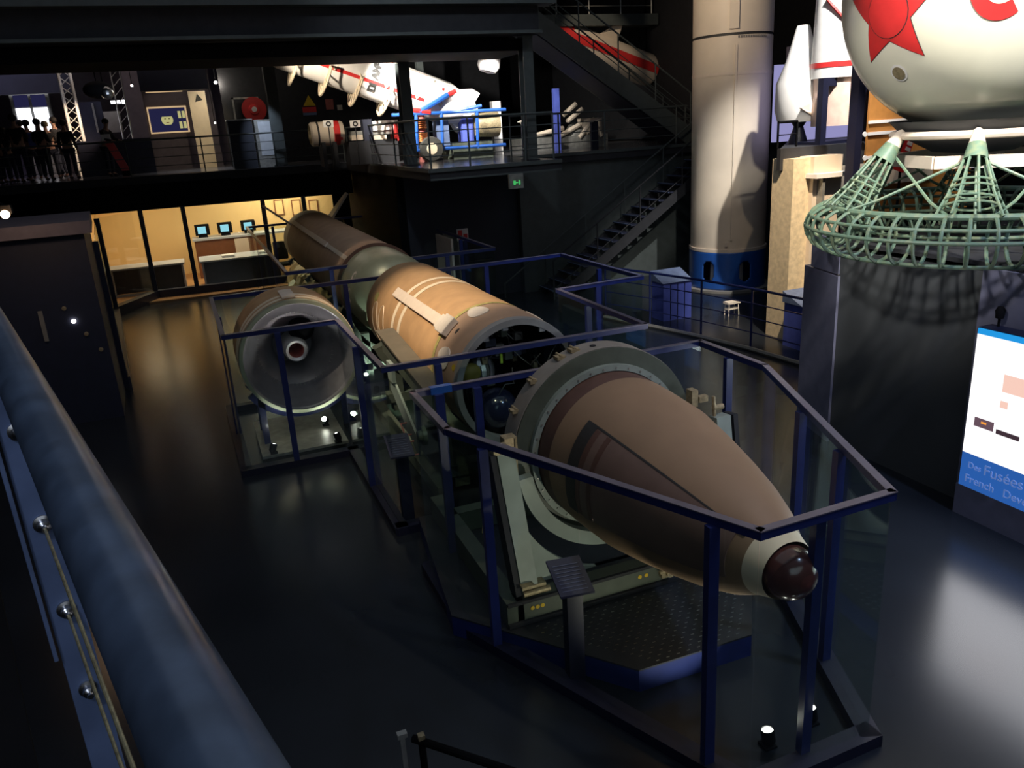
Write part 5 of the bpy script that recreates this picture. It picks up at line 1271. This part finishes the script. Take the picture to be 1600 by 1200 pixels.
t = thing('lit_cabinet', 'pale lit box cabinet on the gallery below the hose reel', 'cabinet', ((a[0]+b[0])/2, 27.3, DZ))
MB().box((a[0], 27.2, DZ), (b[0], 28.0, b[2])).build('body', 'greybody', t)
MB().box((a[0]+.1, 27.18, DZ+.35), (b[0]-.1, 27.2, b[2]-.06)).build('front_panel', 'deskgrey', t)
a2, b2 = pbox(360, 188, 398, 250, 27.2); t = thing('glass_counter', 'dim grey counter with glazed front left of the lit cabinet', 'counter', ((a2[0]+b2[0])/2, 27.3, DZ))
MB().box((a2[0], 27.25, DZ), (b2[0], 28.0, b2[2])).build('body', 'wall', t); MB().box((a2[0]-.02, 27.2, b2[2]), (b2[0]+.02, 28.02, b2[2]+.04)).build('top', 'greybody', t)
spot('cabinet_spot', (a[0]-.3, 25.9, 6.1), (a[0]+.5, 27.4, 4.2), 130, COOL, 50, .7)
c = aty(483, 160, 30.88)
t = thing('warning_sign', 'yellow triangle warning sign above a red and white placard on the dark wall', 'sign', (c.x, 30.87, c.z-.35))
MB().prism([(c.x-.22, 30.86, c.z-.12), (c.x+.22, 30.86, c.z-.12), (c.x, 30.86, c.z+.24)], (0, .04, 0)).build('triangle', 'yellow', t)
MB().box((c.x-.26, 30.86, c.z-.34), (c.x+.22, 30.9, c.z-.16)).build('red_plate', 'red', t); MB().box((c.x-.26, 30.86, c.z-.44), (c.x+.22, 30.9, c.z-.35)).build('blue_plate', 'postblue', t)
c = aty(515, 163, 30.88); tag(MB().box((c.x-.14, 30.87, c.z-.18), (c.x+.14, 30.9, c.z+.18)).build('fire_notice', 'rust'), 'small red notice on the dark wall right of the yellow triangle', 'notice')
c = aty(531, 168, 30.88); tag(MB().box((c.x-.09, 30.87, c.z-.09), (c.x+.09, 30.9, c.z+.09)).build('wall_plate', 'pad'), 'tiny pale square plate on the dark gallery wall', 'plate')
# white object hanging by the column
c = aty(765, 92, 21.0)
t = thing('white_satellite', 'glowing white hanging satellite body left of the corner column', 'satellite', (c.x, 21.0, c.z-.3))
MB().lathe(c+V((.12, 0, .42)), (-.28, 0, -1), [(0, 0), (.03, .10), (.4, .28), (.62, .30), (.76, .22), (.8, 0)], 28).build('shell', 'white', t, True)
MB().tube([c+V((.12, 0, .4)), c+V((.12, 0, 8.2-c.z))], .012, 6).build('hanger', 'black', t)
spot('sat_spot', (c.x-1.2, 18.7, 6.1), c, 260, (1, .92, .8), 30, .4)
# exhibits right of the corner column: white lander pieces and blue post
t = thing('white_machinery', 'jumble of white strut machinery on a grey plinth under the staircase', 'exhibit', (aty(890, 225, 23).x, 23, DZ))
def MX(p, q, r=.06, m='cream', Y=23.0, n='strut'): MB().tube([aty(*p, Y), aty(*q, Y)], r, 8).build(n, m, t)
for p, q in (((880, 180), (900, 162)), ((886, 190), (910, 170)), ((835, 212), (880, 200)), ((870, 215), (905, 195)), ((905, 215), (925, 190)), ((925, 185), (940, 212)), ((815, 190), (830, 208))): MX(p, q, .07)
c = aty(898, 205, 23.3); MB().lathe((c.x, c.y, c.z-.35), (0, 0, 1), [(0, .3), (.35, .32), (.55, .18), (.6, 0)], 20).build('drum', 'greybody', t, True)
c = aty(925, 200, 23.3); MB().box((c.x-.3, c.y, c.z-.4), (c.x+.35, c.y+.4, c.z+.3)).build('housing', 'cream', t)
a, b = pbox(815, 213, 950, 236, 23.0, 1.0); MB().box((a[0], a[1], DZ), b).build('plinth', 'greybody', t)
a, b = pbox(770, 158, 783, 200, 22.6, .2); tag(MB().box((a[0], a[1], DZ), b).build('white_cabinet', 'white'), 'narrow white cabinet just left of the corner column', 'cabinet')
a, b = pbox(866, 138, 875, 210, 22.2, .12); tag(MB().box((a[0], a[1], DZ), b).build('blue_upright', 'bluebright') if 'bluebright' in M else MB().box((a[0], a[1], DZ), b).build('blue_upright', 'bluebox'), 'bright blue lit upright post under the staircase', 'post')
for px, l in ((822, 'beside the corner column'), (930, 'near the foot of the diagonal staircase')):
    a, b = pbox(px-5, 190, px+5, 240, 21.4, .12)
    t = thing('info_stand', 'slim dark blue information stand with pale slanted plate %s' % l, 'stand', ((a[0]+b[0])/2, 21.4, DZ))
    MB().box((a[0], 21.4, DZ), (b[0], 21.5, b[2])).build('post', 'wallblue', t); MB().beam((a[0]-.1, 21.3, b[2]), (b[0]+.1, 21.5, b[2]+.1), .2, .02).build('plate', 'pad', t)
spot('machinery_spot', (9.2, 20.6, 6.1), (10.0, 23.2, 4.2), 330, WHITE, 60, .6)
# rocket with red stripe seen above the stairs
YQ = 25.0; A_, B_ = aty(905, 68, YQ), aty(1018, 112, YQ); d_ = (B_-A_).normalized()
t = thing('hanging_rocket', 'hanging white rocket end with a wide red stripe, behind the staircase rail', 'rocket', ((A_.x+B_.x)/2, YQ, B_.z-.5))
L_ = (B_-A_).length
MB().lathe(A_-d_*1.0, d_, [(0, .3), (.1, .5), (L_+.8, .52), (L_+1.0, .45), (L_+1.0, 0)], 36).build('body', 'cream', t, True)
rs2 = d_.cross(V((0, -1, 0))); rs2 = rs2 if rs2.z > 0 else -rs2
b = MB()
def rq(u, a, r): return A_+d_*u+(V((0, -1, 0))*cos(a)+rs2*sin(a))*r
n = 6; b.poly([rq(u, radians(-14+30*j/n), .53) for j in range(n+1) for u in (-1, L_-.05)], [(2*j, 2*j+1, 2*j+3, 2*j+2) for j in range(n)]).build('red_stripe', 'red', t, True)
MB().lathe(A_-d_*.9, d_, [(0, .54), (.4, .54)], 36).build('red_band', 'red', t, True)
MB().prism([rq(.5, radians(60), .5), rq(1.2, radians(60), .5), rq(1.1, radians(60), 1.0), rq(.9, radians(60), 1.0)], (0, .04, 0)).build('fin', 'cream', t)
for u in (.2, L_-.4): MB().tube([rq(u, radians(90), .5), rq(u, radians(90), .5)+V((0, 0, 11.4-rq(u, radians(90), .5).z))], .012, 6).build('hanger', 'black', t)
spot('ceiling_spot', (11.0, 20.5, 9.5), (13.2, 25, 6.4), 420, WARM, 30, .6)
# top storey balcony behind
S('floor_storey', MB().box((9.2, 24.4, aty(940, 40, 24.4).z), (15.2, 26.4, aty(940, 22, 24.4).z)), 'darkgreen')
zb = aty(940, 22, 24.4).z
railing('white thin railing on the top storey balcony at the upper edge of the view', [(9.3, 24.5), (15.0, 24.5)], 1.0, zb, 3, 'greybody', posts=[(9.3+5.7*k/5, 24.5) for k in range(6)])
S('wall_right_dark', MB().box((15.3, 22.2, 3.75), (15.5, 33, 11.5)), 'dark')
# ceiling fittings for the hall spots
for k, (x, y) in enumerate(((-1.0, 9.0), (.6, 19.5), (5.5, 2.0), (1.0, 5.0), (4.5, 12.0), (3.4, 3.0))): pass
# ================================================================ LEFT COUNTER UNDER THE NEAR RAIL
c = aty(8, 335, 13.5)
t = thing('bracket_lamp', 'glaring warm lamp at the left edge, above a dark sloping counter', 'lamp', (c.x, 13.5, c.z-.1))
MB().sphere(c, .06, 14, 10).build('bulb', 'bulbwarm', t, True); MB().cbox(c+V((0, .12, .06)), (.16, .14, .12)).build('housing', 'black', t)
MB().tube([c+V((0, .15, .1)), c+V((-.5, .3, .5)), c+V((-1.2, .4, .5))], .02, 6).build('arm', 'black', t)
point('lamp_glow', c+V((.05, -.15, -.1)), 16, (1, .65, .4), .06)
a, b = pbox(64, 486, 71, 534, 14.86, .03)
tag(MB().box(a, b).build('wall_strip', 'ringface'), 'narrow pale vertical strip on the dark wall left of the small buttons', 'strip')
S('wall_side_left', MB().box((-6.5, 14.9, 0), (-4.4, 15.1, 3.25)), 'violetwall')
t = thing('sloping_counter', 'dark sloping counter reflecting a warm lamp at the left edge', 'counter', (-4.4, 13.3, 0))
MB().prism([(-6.0, 12.0, 0), (-4.0, 12.6, 0), (-3.7, 14.5, 0), (-6.0, 14.5, 0)], (0, 0, 1.5)).build('body', 'dark', t)
MB().prism([(-6.0, 11.9, 1.5), (-3.9, 12.5, 1.5), (-3.6, 14.5, 2.0), (-6.0, 14.5, 2.0)], (0, 0, .05)).build('sloping_top', mat('lacquer_brown', (.06, .045, .035), .15), t)
for (px, py) in ((100, 482), (115, 502), (135, 522), (158, 546)):
    c = aty(px, py, 14.88)
    t = thing('wall_button', {482: 'small metal button on the dark blue block, topmost of the diagonal row', 502: 'small button on the dark blue block with its glint put in as a glow', 522: 'small dull button on the dark blue block just below the glinting one', 546: 'small dull button on the dark blue block, lowest of the diagonal row'}[py], 'button', (c.x, 14.87, c.z-.03), 'diagonal buttons on the dark block')
    MB().lathe((c.x, 14.9, c.z), (0, -1, 0), [(0, .035), (.03, .035), (.04, 0)], 14).build('cap', 'glowdim' if py == 502 else 'bronze', t, True)  # one cap glows by itself as a painted-in glint
